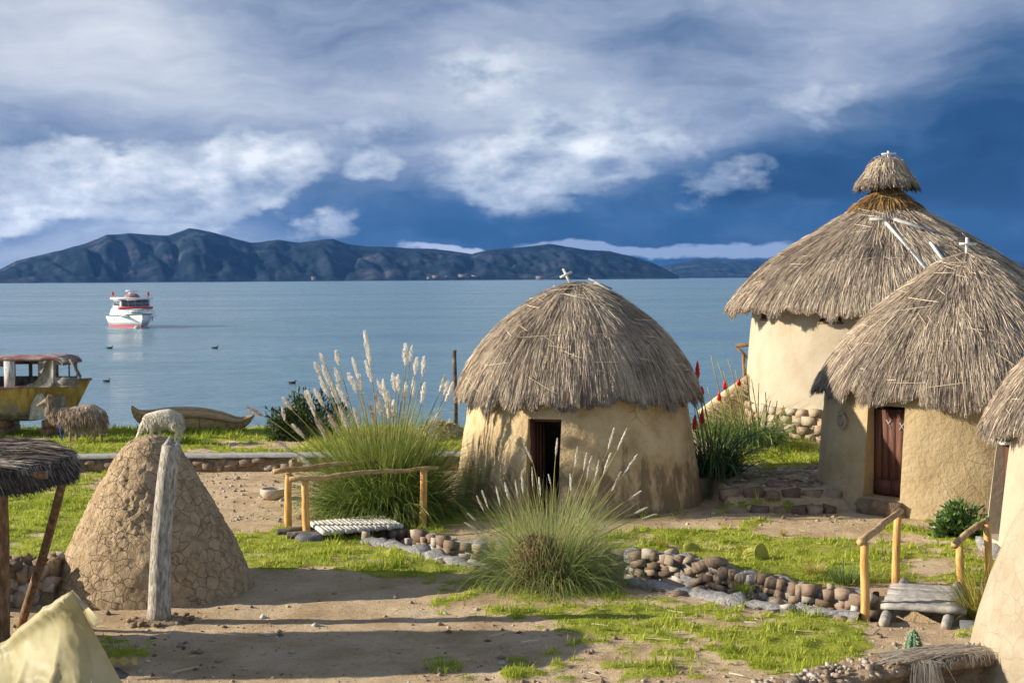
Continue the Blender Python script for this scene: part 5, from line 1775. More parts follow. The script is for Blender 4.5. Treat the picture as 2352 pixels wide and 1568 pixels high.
for (yy_, z0_, z1_, xa, xb, lb) in ((24.12, -.12, .12, 3.7, 5.5, 'lower step of rough stones between the middle and right huts'), (24.75, .06, .32, 3.65, 5.6, 'upper step of rough stones between the middle and right huts')):
    mb = MB()
    xx = xa
    while xx < xb:
        w_ = rng.uniform(.12, .22)
        mb.rock([xx + w_, yy_ + rng.uniform(-.05, .05), (z0_ + z1_) / 2], (w_ * 1.05, .17, (z1_ - z0_) * .55 * rng.uniform(.8, 1.1)), None, np.clip(rng.normal(.3, .22), 0, 1), rot=(0, 0, rng.normal() * .1), pts=16)
        xx += w_ * 2
    solo('stone_step', mb, M['stone'], ((xa + xb) / 2, yy_, z0_), lb, 'step', 'stone steps')
mb = MB()
g = np.random.default_rng(5)
for k in range(150):
    x_, y_ = g.uniform(3.9, 5.9), g.uniform(25.2, 28.4)
    x_ += (y_ - 25) * .14
    hz_ = gz(x_, y_)
    s_ = g.uniform(.1, .23)
    mb.rock([x_, y_, hz_ + .0], (s_, s_ * .7, .03), int(g.integers(1 << 30)), np.clip(g.normal(.5, .2), 0, 1), rot=(g.normal() * .04, g.normal() * .04, g.uniform(0, 6)), pts=14)
solo('stone_path', mb, M['stone'], (5, 26.8, .3), kind='structure')

q = onG(628, 1147)
mb = MB()
mb.lathe([(.02, .0), (.13, .0), (.2, .05), (.245, .12), (.25, .19), (.235, .215), (.2, .21), (.185, .17), (.14, .11), (.02, .09)], q, 36, noise=.012, nscale=4)
solo('stone_bowl', mb, M['bowl'], tuple(q), 'round hollowed stone bowl on the bare ground left of the log footbridge', 'bowl', smooth=True)

# straw heap, dark post, side structures of the tall hut
q = P(1012, 998, 32.3)
q[2] = gz(q[0], q[1])
mb = MB()
g = np.random.default_rng(8)
mb.ball(q, (.55, .4, .38), 16, 8, .15, noise=.1)
n = 1500
a, e_ = g.uniform(0, 2 * PI, n), g.uniform(0, 1.4, n)
st_ = q + np.stack([.56 * np.cos(a) * np.cos(e_), .42 * np.sin(a) * np.cos(e_), .4 * np.sin(e_)], 1)
d_ = g.normal(size=(n, 3)) * [1, 1, .35]
d_ /= np.linalg.norm(d_, axis=1)[:, None]
pts = np.stack([st_ - d_ * .12, st_, st_ + d_ * .12], 1)
mb.ribbons(pts, np.cross(d_, g.normal(size=(n, 3))), g.uniform(.008, .014, n), [1, 1, .5], np.clip(g.normal(.45, .22, n), 0, 1))
solo('straw_heap', mb, M['straw'], tuple(q), 'heap of brown straw by the water left of the middle hut', 'straw heap')
q = P(1047, 980, 33.3)
q[2] = gz(q[0], q[1])
mb = MB()
mb.tube([q - [0, 0, .2], P(1046, 900, 33.3), P(1043, 806, 33.3)], [.055, .055, .052], 10)
mb.lathe([(.06, -.02), (.06, .02), (.001, .025)], P(1043, 806, 33.3), 10)
solo('post', mb, M['log_dark'], tuple(q), 'dark upright post at the shore behind the middle hut roof', 'post')

mb = MB()
p0, p1 = P(1610, 955, 34.2), P(1730, 868, 34.2)
nn = 30
V, Cq = [], []
for k in range(nn):
    f = k / (nn - 1)
    p = p0 + (p1 - p0) * f
    for dy_, z in ((-.14, -.3), (-.13, p[2]), (.13, p[2]), (.14, -.3)):
        V.append([p[0], p[1] + dy_, z])
i = np.arange(nn - 1)
mb.add(V, np.concatenate([np.stack([i * 4 + a, i * 4 + a + 1, i * 4 + 5 + a, i * 4 + 4 + a], 1) for a in range(3)]))
root = thing('mud_wall', (p0[0] + .6, p0[1], .3), 'sloping mud wall with straw coping rising to the left side of the tall hut', 'mud wall')
part('wall_body', mb, M['adobe'], root)
mb = MB()
mb.tube([p0 + [0, 0, .02], (p0 + p1) / 2 + [0, 0, .03], p1 + [0, 0, .02]], [.14, .15, .14], 10, .5)
g = np.random.default_rng(6)
n = 700
f = g.uniform(0, 1, n)
st_ = p0 + (p1 - p0) * f[:, None] + np.stack([g.normal(0, .06, n), g.uniform(-.17, .1, n), g.uniform(.05, .15, n)], 1)
d_ = np.stack([g.normal(.1, .1, n), -g.uniform(.05, .2, n), g.normal(-.1, .06, n)], 1)
mb.ribbons(np.stack([st_, st_ + d_ * .6, st_ + d_ * 1.1], 1), np.tile([1., .1, .3], (n, 1)), g.uniform(.01, .018, n), [1, 1, .4], np.clip(g.normal(.55, .2, n), 0, 1))
part('straw_coping', mb, M['straw'], root)
root = thing('porch_frame', tuple(P(1705, 900, 35.3) * [1, 1, 0] + [0, 0, .4]), 'dark timber bracket frame sticking out behind the left edge of the tall hut', 'timber frame')
for (a_, b2, r_) in (((1690, 794), (1760, 788), .05), ((1693, 797), (1722, 826), .035), ((1707, 815), (1716, 965), .045)):
    mb = MB()
    mb.tube([P(*a_, 35.3), P(*b2, 35.3)], r_, 9)
    part('timber', mb, M['log_brown'], root, smooth=True)

# ------------------------------------------------------------------ stranded cabin boat
def panel(mb, y0, y1, xa, xb, za, zb, holes, tint=.5):
    xs_ = sorted({xa, xb, *[h[0] for h in holes], *[h[1] for h in holes]})
    zs_ = sorted({za, zb, *[h[2] for h in holes], *[h[3] for h in holes]})
    for a, b in zip(xs_[:-1], xs_[1:]):
        for c_, d in zip(zs_[:-1], zs_[1:]):
            mx, mz = (a + b) / 2, (c_ + d) / 2
            if any(h[0] < mx < h[1] and h[2] < mz < h[3] for h in holes):
                continue
            mb.box(a, b, y0, y1, c_, d, tint)


yc = 33.55
scb = F / yc
fx = lambda px, y=yc: P(px, 900, y)[0]
fz = lambda py, y=yc: P(100, py, y)[2]
root = thing('cabin_boat', (-12.4, yc, .7), 'derelict wooden cabin boat with peeling yellow hull standing on the shore', 'boat')
xsL, xbow, xkb = -15.6, fx(209), fx(166)
K = 40
uu = np.linspace(0, 1, K)
sheer = np.interp(uu, [0, .55, .75, 1], [fz(893), fz(890), fz(884), fz(872)])
bm_ = .88 * np.clip(1 - np.clip((uu - .45) / .55, 0, 1) ** 2.3, .015, 1)
kz = np.interp(uu, [0, .8, 1], [.72, .74, .86])
hb, lb2 = MB(), MB()
rows, rows2 = [], []
for k in range(K):
    u_ = uu[k]
    xs_ = xsL + (xbow - xsL) * u_
    xk = xsL + (xkb - xsL) * u_
    zc = kz[k] + .26
    xm = xk + (xs_ - xk) * .3
    for sgn in (-1, 1):
        pass
    ring = [(xs_, -bm_[k], sheer[k]), (xs_ * .6 + xm * .4, -bm_[k] * .96, sheer[k] * .6 + zc * .4), (xm, -bm_[k] * .84, zc)]
    rows.append([[x, yc + y, z] for x, y, z in ring] + [[x, yc - y, z] for x, y, z in ring[::-1]])
    rows2.append([[xm, yc - bm_[k] * .84, zc], [xk + .02, yc - bm_[k] * .62, kz[k] + .08], [xk, yc, kz[k]], [xk + .02, yc + bm_[k] * .62, kz[k] + .08], [xm, yc + bm_[k] * .84, zc]])
i = np.arange(K - 1)
V = np.array(rows).reshape(-1, 3)
hb.add(V, np.concatenate([np.stack([i * 6 + a, i * 6 + a + 1, i * 6 + 7 + a, i * 6 + 6 + a], 1) for a in (0, 1, 3, 4)]))
hull = part('hull', hb, M['wreck_yellow'], root, smooth=False)
lb2.add(np.array(rows2).reshape(-1, 3), np.concatenate([np.stack([i * 5 + a, i * 5 + a + 1, i * 5 + 6 + a, i * 5 + 5 + a], 1) for a in range(4)]))
part('keel_planking', lb2, M['wreck_grey'], root)
pm = MB()                              # bare metal patch on the bow and a bleached panel below it
for (c_, nm) in (([(98, 912), (150, 908), (152, 930), (140, 938), (100, 938)], 0), ([(72, 928), (84, 906), (98, 902), (112, 940), (110, 962), (66, 964)], 1)):
    pts = []
    for px, py in c_:
        u_ = np.interp(fx(px), [xsL, xbow], [0, 1])
        yv = yc - np.interp(u_, uu, bm_) * np.interp(py, [885, 905, 950, 965], [1.0, .975, .87, .66]) - .012
        pts.append(P(px, py, yv))
    q = MB()
    q.poly(pts, [list(range(len(pts)))])
    part('hull_patch', q, M['wreck_grey'] if nm == 0 else M['wreck_light'], hull, label='bare grey patch' if nm == 0 else 'bleached white patch')
gb = MB()
for sgn in (-1, 1):
    pth = [[xsL + (xbow - xsL) * uu[k], yc + sgn * (bm_[k] + .01), sheer[k] + .01] for k in range(0, K)]
    gb.tube(pth, .035, 6)
part('gunwale', gb, M['wreck_roof'], root)
dk = MB()
k0 = int(K * .0)
Vd = []
for k in range(k0, K):
    Vd += [[xsL + (xbow - xsL) * uu[k], yc - bm_[k], sheer[k] - .005], [xsL + (xbow - xsL) * uu[k], yc, sheer[k] + .03], [xsL + (xbow - xsL) * uu[k], yc + bm_[k], sheer[k] - .005]]
i = np.arange(K - k0 - 1)
dk.add(Vd, np.concatenate([np.stack([i * 3 + a, i * 3 + a + 1, i * 3 + 4 + a, i * 3 + 3 + a], 1) for a in range(2)]))
part('deck', dk, M['wreck_roof'], root)
yn, yf = yc - .66, yc + .66
nb = MB()
gx_ = lambda a, y: P(a, 850, y)[0]
gzz = lambda b, y: P(100, b, y)[2]
panel(nb, yn - .025, yn, -15.4, gx_(178, yn), gzz(889, yn), gzz(822, yn), [(gx_(36, yn), gx_(88, yn), gzz(886, yn), gzz(826, yn)), (gx_(129, yn), gx_(177, yn), gzz(866, yn), gzz(838, yn)), (gx_(-60, yn), gx_(10, yn), gzz(886, yn), gzz(841, yn))])
part('cabin_side', nb, M['wreck_grey'], root)
fb = MB()
panel(fb, yf, yf + .025, -15.2, gx_(176, yf), gzz(886, yf), gzz(824, yf), [(gx_(-60, yf), gx_(20, yf), gzz(863, yf), gzz(836, yf)), (gx_(34, yf), gx_(66, yf), gzz(863, yf), gzz(836, yf)), (gx_(74, yf), gx_(104, yf), gzz(863, yf), gzz(836, yf)),
                                                                        (gx_(134, yf), gx_(157, yf), gzz(864, yf), gzz(838, yf)), (gx_(160, yf), gx_(175, yf), gzz(864, yf), gzz(838, yf))])
part('cabin_side', fb, M['wreck_grey'], root)
wb = MB()
wb.box(gx_(11, yn), gx_(35, yn), yn - .06, yn - .03, gzz(889, yn), gzz(823, yn))
part('cabin_door', wb, M['wreck_light'], root, label='flaking white door panel')
kb = MB()                              # curved bulwark sweeping up to the cabin
Vk = []
for px, py in ((62, 889), (62, 883), (78, 878), (90, 867), (98, 852), (103, 838), (108, 825), (122, 825), (122, 889)):
    Vk.append(P(px, py, yn - .04))
nk = len(Vk)
Vk2 = [q + np.array([0, .02, 0]) for q in Vk]
kb.poly(Vk + Vk2, [list(range(nk)), list(range(nk, 2 * nk))[::-1]] + [[k, (k + 1) % nk, nk + (k + 1) % nk, nk + k] for k in range(nk)])
part('bulwark', kb, M['wreck_grey'], root)
for nm, (a_, b2) in enumerate((((161, 824), (185, 866)), ((161, 824), (185, 866)))):
    y_ = (yn - .01, yf + .01)[nm]
    pb = MB()
    pb.beam(P(*a_, y_), P(*b2, y_), .06, .07, up=(0, 1, 0))
    part('windscreen_post', pb, M['wreck_grey'], root)
sb = MB()
p0, p1 = P(184, 866, yn), P(184, 866, yf)
sb.beam(p0, p1, .05, .12)
part('windscreen_sill', sb, M['wreck_grey'], root)
pb = MB()
pb.beam((P(161, 824, yn) + P(161, 824, yf)) / 2, (P(184, 866, yn) + P(184, 866, yf)) / 2, .05, .05, up=(0, 1, 0))
part('windscreen_post', pb, M['wreck_grey'], root)
rb = MB()
xr = np.concatenate([np.linspace(-15.6, fx(140), 12), [fx(150), fx(158), fx(164), fx(168)]])
zr = np.concatenate([np.linspace(fz(823), fz(819), 12), [fz(819.5), fz(821), fz(825), fz(831)]])
Vr = []
yy = np.linspace(-.74, .74, 9)
for k in range(len(xr)):
    for y_ in yy:
        Vr.append([xr[k], yc + y_, zr[k] + .06 * (1 - (y_ / .74) ** 2)])
for k in range(len(xr)):
    for y_ in yy:
        Vr.append([xr[k], yc + y_, zr[k] - .05])
i, j = np.meshgrid(np.arange(len(xr) - 1), np.arange(8), indexing='ij')
b_ = (i * 9 + j).ravel()
o_ = len(xr) * 9
ed = np.arange(len(xr) - 1) * 9
rb.add(Vr, np.concatenate([np.stack([b_, b_ + 1, b_ + 10, b_ + 9], 1), np.stack([b_, b_ + 9, b_ + 10, b_ + 1], 1) + o_, np.stack([ed, ed + 9, ed + 9 + o_, ed + o_], 1), np.stack([ed + 8, ed + o_ + 8, ed + 17 + o_, ed + 17], 1)]))
part('cabin_roof', rb, M['wreck_roof'], root)
for k, (pxa, pxb, lb) in enumerate(((-2, 31, 'timber block under the middle of the derelict boat'), (104, 142, 'timber block under the bow of the derelict boat'))):
    mb = MB()
    xa_, xb_ = fx(pxa), fx(pxb)
    for q in range(3):
        mb.box(xa_ + .03 * q, xb_ - .02 * q, yc - .5 - .04 * (q % 2), yc + .5, .2 + q * .2, .395 + q * .2)
    solo('timber_block', mb, M['log_brown'], ((xa_ + xb_) / 2, yc, .38), lb, 'timber block', 'blocks carrying the derelict boat')

# ------------------------------------------------------------------ white cruiser on the lake
yB = 139.0
pB = P(307, 745, yB)
pB[2] = -.5
heading = R(-90 + 25)
root = thing('cabin_cruiser', pB, 'white cabin cruiser with red bands moored alone on the lake', 'boat', rotz=heading)
root.scale = (1.12, 1.25, 1.05)
Lh, K = 9.0, 30
uu = np.linspace(0, 1, K)
bs = 1.55 * np.clip(1 - np.clip((uu - .45) / .55, 0, 1) ** 2.4, .01, 1)
bw = 1.3 * np.clip(1 - np.clip((uu - .3) / .7, 0, 1) ** 1.8, .008, 1)
zs_ = 1.08 + .3 * uu ** 2
xs_ = -4.5 + Lh * uu
xw = -4.5 + (Lh - .8) * uu


def loft2(zlo, bl, xl, zhi, bh, xh, capped=True):
    mb = MB()
    Vv = []
    for k in range(K):
        Vv += [[xh[k], -bh[k], zhi[k]], [xl[k], -bl[k], zlo[k]], [xl[k], bl[k], zlo[k]], [xh[k], bh[k], zhi[k]]]
    i = np.arange(K - 1)
    fs = np.concatenate([np.stack([i * 4 + a, i * 4 + (a + 1) % 4, i * 4 + 4 + (a + 1) % 4, i * 4 + 4 + a], 1) for a in range(4)])
    mb.add(Vv, fs)
    mb.f.append(np.array([[0, 1, 2, 3]]))
    return mb


z1 = np.full(K, .2)
part('hull', loft2(z1, bw * 1.02, xw + .03 * uu, zs_, bs, xs_), M['boat_white'], root, off=(0, 0, 0))
part('boot_stripe', loft2(np.full(K, -.5), bw * .75, xw - .1 * uu, z1 - .002, bw * 1.03, xw + .03 * uu), M['boat_red'], root, off=(0, 0, 0))
part('rub_rail', loft2(zs_ - .07, bs + .03, xs_, zs_ + .01, bs + .035, xs_ + .02), M['boat_green'], root, off=(0, 0, 0))


def prism(poly, hw, m_, name, par, taper=1.0, label=None):
    n = len(poly)
    zt = max(p[1] for p in poly)
    V = [[x, -hw * (taper if z > zt - .2 else 1), z] for x, z in poly] + [[x, hw * (taper if z > zt - .2 else 1), z] for x, z in poly]
    mb = MB()
    mb.poly(V, [list(range(n))[::-1], list(range(n, 2 * n))] + [[k, (k + 1) % n, n + (k + 1) % n, n + k] for k in range(n)])
    return part(name, mb, m_, par, off=(0, 0, 0), label=label)


prism([(-4.2, 1.0), (3.2, 1.05), (2.2, 1.5), (1.2, 1.72), (-3.6, 1.75)], 1.32, M['boat_white'], 'lower_cabin', root, .9)
prism([(-2.9, 1.6), (1.3, 1.6), (.75, 2.62), (-2.6, 2.62)], 1.22, M['boat_white'], 'wheelhouse', root, .94)
prism([(-3.1, 2.62), (1.15, 2.62), (1.2, 2.7), (1.1, 2.8), (-3.0, 2.8)], 1.36, M['boat_white'], 'wheelhouse_roof', root)
prism([(.6, 1.74), (1.5, 1.74), (1.46, 1.95), (.6, 1.95)], 1.3, M['boat_red'], 'red_band', root)
for k in range(4):
    y0, y1 = -1.08 + k * .55, -1.08 + k * .55 + .5
    mb = MB()
    V = [[x + o, y, z] for o in (0.0, .02) for (x, z) in ((1.14, 2.0), (.83, 2.56)) for y in (y0, y1)]
    mb.add(V, [[0, 1, 3, 2], [4, 5, 7, 6], [0, 4, 6, 2], [1, 3, 7, 5], [0, 1, 5, 4], [2, 6, 7, 3]])
    part('window', mb, M['glass'], root, off=(0, 0, 0))
for sgn in (-1, 1):
    for a, b in ((-2.4, -1.4), (-1.2, -.2), (0, .75)):
        mb = MB()
        mb.box(a, b, sgn * 1.19 - .02, sgn * 1.19 + .02, 2.02, 2.5)
        part('window', mb, M['glass'], root, off=(0, 0, 0))
mb = MB()
mb.ball([-.6, 0, 2.8], (1.0, .62, .42), 16, 8, noise=.1)
part('covered_dinghy', mb, M['wreck_roof'], root, off=(0, 0, 0))
mb = MB()
mb.tube([[-.6, 0, 3.1], [-.6, 0, 3.36]], [.3, .2], 10)
mb.box(-.75, -.45, -.45, .45, 3.36, 3.5)
part('radar', mb, M['boat_white'], root, off=(0, 0, 0))
for (x_, y_) in ((-2.9, -1.2), (.9, 1.0)):
    mb = MB()
    mb.tube([[x_, y_, 2.8], [x_ - .1, y_, 3.35]], .03, 6)
    mb.add([[x_ - .02, y_, 3.0], [x_ - .08, y_, 3.35], [x_ - .4, y_ + .2, 3.25], [x_ - .35, y_ + .2, 2.92]], [[0, 1, 2, 3]])
    part('flag', mb, M['flag'], root, off=(0, 0, 0))
mb = MB()
mb.box(1.9, 2.7, -.6, .3, 1.4, 1.62)
part('deck_hatch', mb, M['boat_white'], root, off=(0, 0, 0))
for (xa, za, xb, zb, yv) in ((-.3, .62, -.4, .9, -1.6), (.35, .76, .28, .98, -1.6), (1.3, .6, 1.7, 1.0, 1.5)):
    mb = MB()
    k_ = int(np.clip(((xa + xb) / 2 + 4.5) / 9 * (K - 1), 0, K - 1))
    yv = math.copysign(1, yv) * (bs[k_] * .62 + bw[k_] * .38 + .03)
    mb.beam([xa, yv, za], [xb, yv, zb], .09, .05, up=(0, 1, 0))
    part('hull_mark', mb, M['boat_red'], root, off=(0, 0, 0), label='small red painted stroke')
mb = MB()
mb.box(-5.0, -4.5, -.5, .5, .2, .5)
part('swim_step', mb, M['wreck_roof'], root, off=(0, 0, 0))
rl = MB()
for sgn in (-1, 1):
    pth = [[xs_[k] - .1, sgn * (bs[k] - .08), zs_[k] + .42] for k in range(12, K)]
    rl.tube(pth, .02, 5)
    for k in range(12, K, 3):
        rl.tube([[xs_[k] - .1, sgn * (bs[k] - .08), zs_[k]], [xs_[k] - .1, sgn * (bs[k] - .08), zs_[k] + .42]], .018, 5)
part('bow_rail', rl, M['boat_white'], root, off=(0, 0, 0))
q = P(315, 746, 133.5)
mb = MB()
mb.ball([q[0], q[1], -.45], (.32, .32, .3), 14, 8)
solo('mooring_buoy', mb, M['foam'], (q[0], q[1], -.5), 'small buoy floating at the bow of the white cruiser', 'buoy')

# ducks
for k, (px, py, lb) in enumerate(((245, 877, 'duck swimming nearest the derelict boat'), (672, 881, 'duck swimming just left of the big pampas plumes'), (252, 801, 'duck swimming between the white cruiser and the derelict boat'),
                                  (494, 801, 'duck swimming on open water midway between cruiser and pampas plumes'))):
    q = G(px, py, -.5)
    s_ = .15 if k < 2 else .2
    root = thing('duck', q, 'dark ' + lb, 'duck', 'dark ducks on the lake')
    mb = MB()
    mb.ball(q + [0, 0, s_ * .25], (s_, s_ * .55, s_ * .45), 12, 8)
    mb.tube([q + [s_ * .6, 0, s_ * .4], q + [s_ * .85, 0, s_ * .8], q + [s_ * .9, 0, s_ * 1.0], q + [s_ * 1.25, 0, s_ * .92]], [s_ * .25, s_ * .17, s_ * .22, s_ * .04], 8)
    mb.tube([q + [-s_ * .8, 0, s_ * .35], q + [-s_ * 1.25, 0, s_ * .55]], [s_ * .3, s_ * .05], 8)
    part('body', mb, M['duck'], root, smooth=True)

# ------------------------------------------------------------------ reed boat
yR = 34.0
pp = lambda l, y=yR: [P(a, b, y) for a, b in l]
c = P(443, 990, yR)
c[2] = gz(c[0], c[1])
root = thing('reed_boat', c, 'brown reed boat with upturned ends lying on the shore behind the white alpaca', 'boat')


def bundle(l, rp, y, name):
    p_ = np.array(pp(l, y))
    t_ = np.linspace(0, 1, len(l))
    tt = np.linspace(0, 1, 44)
    pth = np.stack([np.interp(tt, t_, p_[:, k]) for k in range(3)], 1)
    for _ in range(5):
        pth[1:-1] = (pth[:-2] + 2 * pth[1:-1] + pth[2:]) / 4
    rr = np.interp(tt, t_, np.array(rp)) / F * y
    mb = MB()
    mb.tube(pth, rr, 22)
    V = mb.v[0]
    cen = np.repeat(pth, 22, 0)
    mb.v[0] = cen + (V - cen) * (1 + .07 * np.sin(np.tile(np.arange(22), 44) * PI))[:, None] * (1 + .08 * (fbm(V[:, 0] * 7, V[:, 1] * 7, V[:, 2] * 7, 3, 3) - .5))[:, None]
    o = part(name, mb, M['reed'], root, smooth=True)
    return pth, rr


l0 = [(303, 934), (308, 948), (322, 961), (350, 968), (400, 968), (450, 968), (505, 972), (545, 976), (566, 970), (584, 953)]
pth, rr = bundle(l0, [2, 6, 12, 18, 21, 22, 19, 13, 8, 2], yR, 'hull_bundle')
bundle([(303, 932), (314, 946), (338, 954), (400, 950), (460, 951), (510, 959), (550, 969), (584, 953)], [2, 4, 6.5, 8, 8, 7, 4.5, 2], yR - .22, 'gunwale_bundle')
bundle([(303, 932), (318, 945), (345, 947), (400, 941), (460, 942), (510, 951), (550, 963), (584, 952)], [2, 4, 6, 8, 8, 7, 4, 2], yR + .3, 'gunwale_bundle')
for k in range(4, 42, 3):
    tb = MB()
    tg_ = pth[min(k + 1, 43)] - pth[k - 1]
    tg_ /= np.linalg.norm(tg_)
    u_ = np.cross(tg_, [0, 1, 0])
    v_ = np.cross(tg_, u_)
    tb.tube([pth[k] + (rr[k] * 1.03) * (math.cos(a) * u_ + math.sin(a) * v_) for a in np.linspace(0, 2 * PI, 20)], .008, 5, cap=False)
    part('binding', tb, M['reed_tie'], root)


# ------------------------------------------------------------------ the two grazing animals
def animal(name, y, tubes, label, cat, skin, fleece, fn, seed, legz, pale_x, headx, fl_=(.04, .12)):
    c = P(tubes[0][0][1][0], 1012, y)
    c[2] = gz(c[0], y)
    root = thing(name, c, label, cat)
    mb = MB()
    for l, r, dy_ in tubes:
        l = np.array(l, float)
        q = np.array([P(a, b, y) for a, b in l]) + np.array([0, 1, 0]) * (np.array(dy_)[:, None] if np.ndim(dy_) else dy_)
        n_ = max(6, len(l) * 4)
        tt, t_ = np.linspace(0, 1, n_), np.linspace(0, 1, len(l))
        path = np.stack([np.interp(tt, t_, q[:, k]) for k in range(3)], 1)
        for _ in range(2):
            path[1:-1] = (path[:-2] + 2 * path[1:-1] + path[2:]) / 4
        rad = np.interp(tt, t_, r) / F * y
        mb.tube(path, rad, 14)
        for e in (0, -1):
            mb.ball(path[e], (rad[e],) * 3, 12, 8)
    me0 = mb.mesh('tmp', c)
    tmp = bpy.data.objects.new('tmp', me0)
    COL.objects.link(tmp)
    md = tmp.modifiers.new('r', 'REMESH')
    md.mode = 'VOXEL'
    md.voxel_size = .011
    sm_ = tmp.modifiers.new('s', 'SMOOTH')
    sm_.factor = .6
    sm_.iterations = 5
    bpy.context.view_layer.update()
    dg = bpy.context.evaluated_depsgraph_get()
    me = bpy.data.meshes.new_from_object(tmp.evaluated_get(dg))
    bpy.data.objects.remove(tmp)
    me.name = 'body'
    me.materials.clear()
    me.materials.append(skin)
    o = bpy.data.objects.new('body', me)
    COL.objects.link(o)
    o.parent = root
    nv = len(me.vertices)
    co = np.zeros(nv * 3)
    me.vertices.foreach_get('co', co)
    no = np.zeros(nv * 3)
    me.vertices.foreach_get('normal', no)
    me.polygons.foreach_set('use_smooth', np.ones(len(me.polygons), bool))
    co, no = co.reshape(-1, 3) + c, no.reshape(-1, 3)
    ok = np.where((co[:, 2] > legz) & (co[:, 0] > headx[0]) & (co[:, 2] < headx[1] + 9))[0]
    g = np.random.default_rng(seed)
    k = ok[g.integers(0, len(ok), fn)]
    p, nn_ = co[k], no[k]
    L = g.uniform(fl_[0], fl_[1], fn) * (1 + .6 * (nn_[:, 2] < .2))
    out = nn_ * np.array([1, 1, .4])
    cl = fbm(p[:, 0] * 14, p[:, 1] * 14, p[:, 2] * 5, 2, seed)
    d1_ = out * .5 + np.array([.1, 0, -.75]) + g.normal(0, .12, (fn, 3)) + np.stack([.5 * (cl - .5), 0 * cl, 0 * cl], 1)
    d1_ /= np.linalg.norm(d1_, axis=1)[:, None]
    p1 = p + out * .012 + d1_ * (L * .5)[:, None] + out * .012
    p2 = p + out * .014 + d1_ * L[:, None] - np.stack([0 * L, 0 * L, L * .25], 1)
    pts = np.stack([p - nn_ * .004, p1, p2], 1)
    sd = np.cross(d1_, nn_) + g.normal(0, .25, (fn, 3))
    sd /= np.linalg.norm(sd, axis=1)[:, None] + 1e-6
    tn = np.clip(.5 + .8 * (cl - .5) + g.normal(0, .12, fn) + pale_x[1] * sst(.35, .8, nn_[:, 2]) * sst(pale_x[0] - .15, pale_x[0] + .15, p[:, 0]), 0, 1)
    fm = MB()
    fm.ribbons(pts, sd, g.uniform(.010, .02, fn), [1, 1, .35], tn)
    part('fleece', fm, fleece, root)
    return root, c, o


yL = 32.0
lz = gz(P(180, 1012, yL)[0], yL)
ft = 1012.5
ll = [([(145, 949), (165, 952), (190, 950), (213, 947), (226, 950)], [15, 19.5, 21, 20, 14], 0), ([(111, 921), (117, 934), (130, 948), (150, 952)], [5.5, 6.5, 10, 14], 0), ([(110, 920), (102, 924), (95, 928), (88, 931)], [6.8, 6.4, 5.2, 4.2], 0),
      ([(110, 918), (112.5, 905)], [3.2, 1.3], -.035), ([(112, 918), (115.5, 906)], [3.2, 1.3], .035),
      ([(163, 966), (165, 988), (164, ft)], [7, 3.6, 2.7], -.1), ([(171, 966), (173, 988), (174, ft)], [7, 3.6, 2.7], .09),
      ([(219, 955), (227, 981), (221, 997), (219, ft)], [12, 5, 3.2, 2.7], -.09), ([(224, 955), (233, 981), (231, 997), (232, ft)], [11, 5, 3.2, 2.7], .1), ([(233, 944), (237, 955)], [4, 2.5], 0)]
zleg = P(180, 978, yL)[2]
rl_, cl_, ob = animal('llama', yL, ll, 'shaggy brown llama facing left before the derelict boat', 'llama', M['llama'], M['llama_fleece'], 5200, 3, zleg, (P(200, 930, yL)[0], .6), (P(108, 930, yL)[0], 99))
eb = MB()
eb.ball(P(99, 923, yL - .052), (.012, .008, .012), 8, 6)
part('eye', eb, M['dark'], rl_)
nb_ = MB()
nb_.ball(P(86.5, 931, yL), (.014, .02, .014), 8, 6)
part('muzzle', nb_, M['dark'], rl_)
la = [([(345, 962), (365, 960), (390, 957), (406, 962)], [14.5, 18.5, 19, 14], 0), ([(346, 962), (334, 974), (325, 989)], [12.5, 9.5, 6.5], [0, -.03, -.05]), ([(325, 989), (319, 1000), (315, 1009)], [6, 5, 3.4], -.05),
      ([(323, 988), (317, 986)], [2.2, .9], -.09), ([(324, 988), (319, 984)], [2.2, .9], 0), ([(350, 972), (351, 994), (350, 1016)], [8, 4.2, 3], -.1), ([(362, 972), (364, 994), (365, 1016)], [8, 4.2, 3], .09),
      ([(402, 968), (410, 990), (405, 1003), (404, 1016)], [12, 5.4, 3.6, 3], -.1), ([(406, 968), (414, 990), (412, 1003), (414, 1016)], [11, 5.4, 3.6, 3], .1), ([(413, 952), (416, 962)], [4, 2.5], 0)]
yA = 31.7
ra_, ca_, ob = animal('alpaca', yA, la, 'white woolly alpaca grazing with its head down behind the brown mud cone', 'alpaca', M['alpaca'], M['alpaca_fleece'], 5200, 13, P(180, 984, yA)[2], (P(330, 930, yA)[0], .25), (P(322, 930, yA)[0], 99), fl_=(.025, .06))
rp = MB()
rp.tube([P(135, 968, yL - .2), P(136.5, 980, yL - .22), P(139, 995, yL - .24), P(144, 1013, yL - .26)], .012, 6)
solo('tether_rope', rp, M['blue_rope'], tuple(P(143, 1012, yL - .25)), 'blue rope hanging from the neck of the brown llama', 'rope')
# ------------------------------------------------------------------ light and sky
HAZE = 0.16 / 4500
SUN_EL, SUN_AZ = R(20.5), R(-90.5)      # azimuth from +Y (view direction), positive to the right
W = bpy.data.worlds.new('World')
S.world = W
W.use_nodes = True
t = NT(W.node_tree)
bg = W.node_tree.nodes['Background']
tc = t.add('ShaderNodeTexCoord').outputs['Generated']
sky = t.add('ShaderNodeTexSky', sky_type='NISHITA', sun_disc=False)
sky.sun_elevation = SUN_EL
sky.sun_rotation = SUN_AZ
sky.altitude = 3800
sep = t.add('ShaderNodeSeparateXYZ', {0: tc})
dx, dy, dz = sep.outputs
az = t.m('ARCTAN2', dx, dy)
el = t.m('ARCSINE', dz)
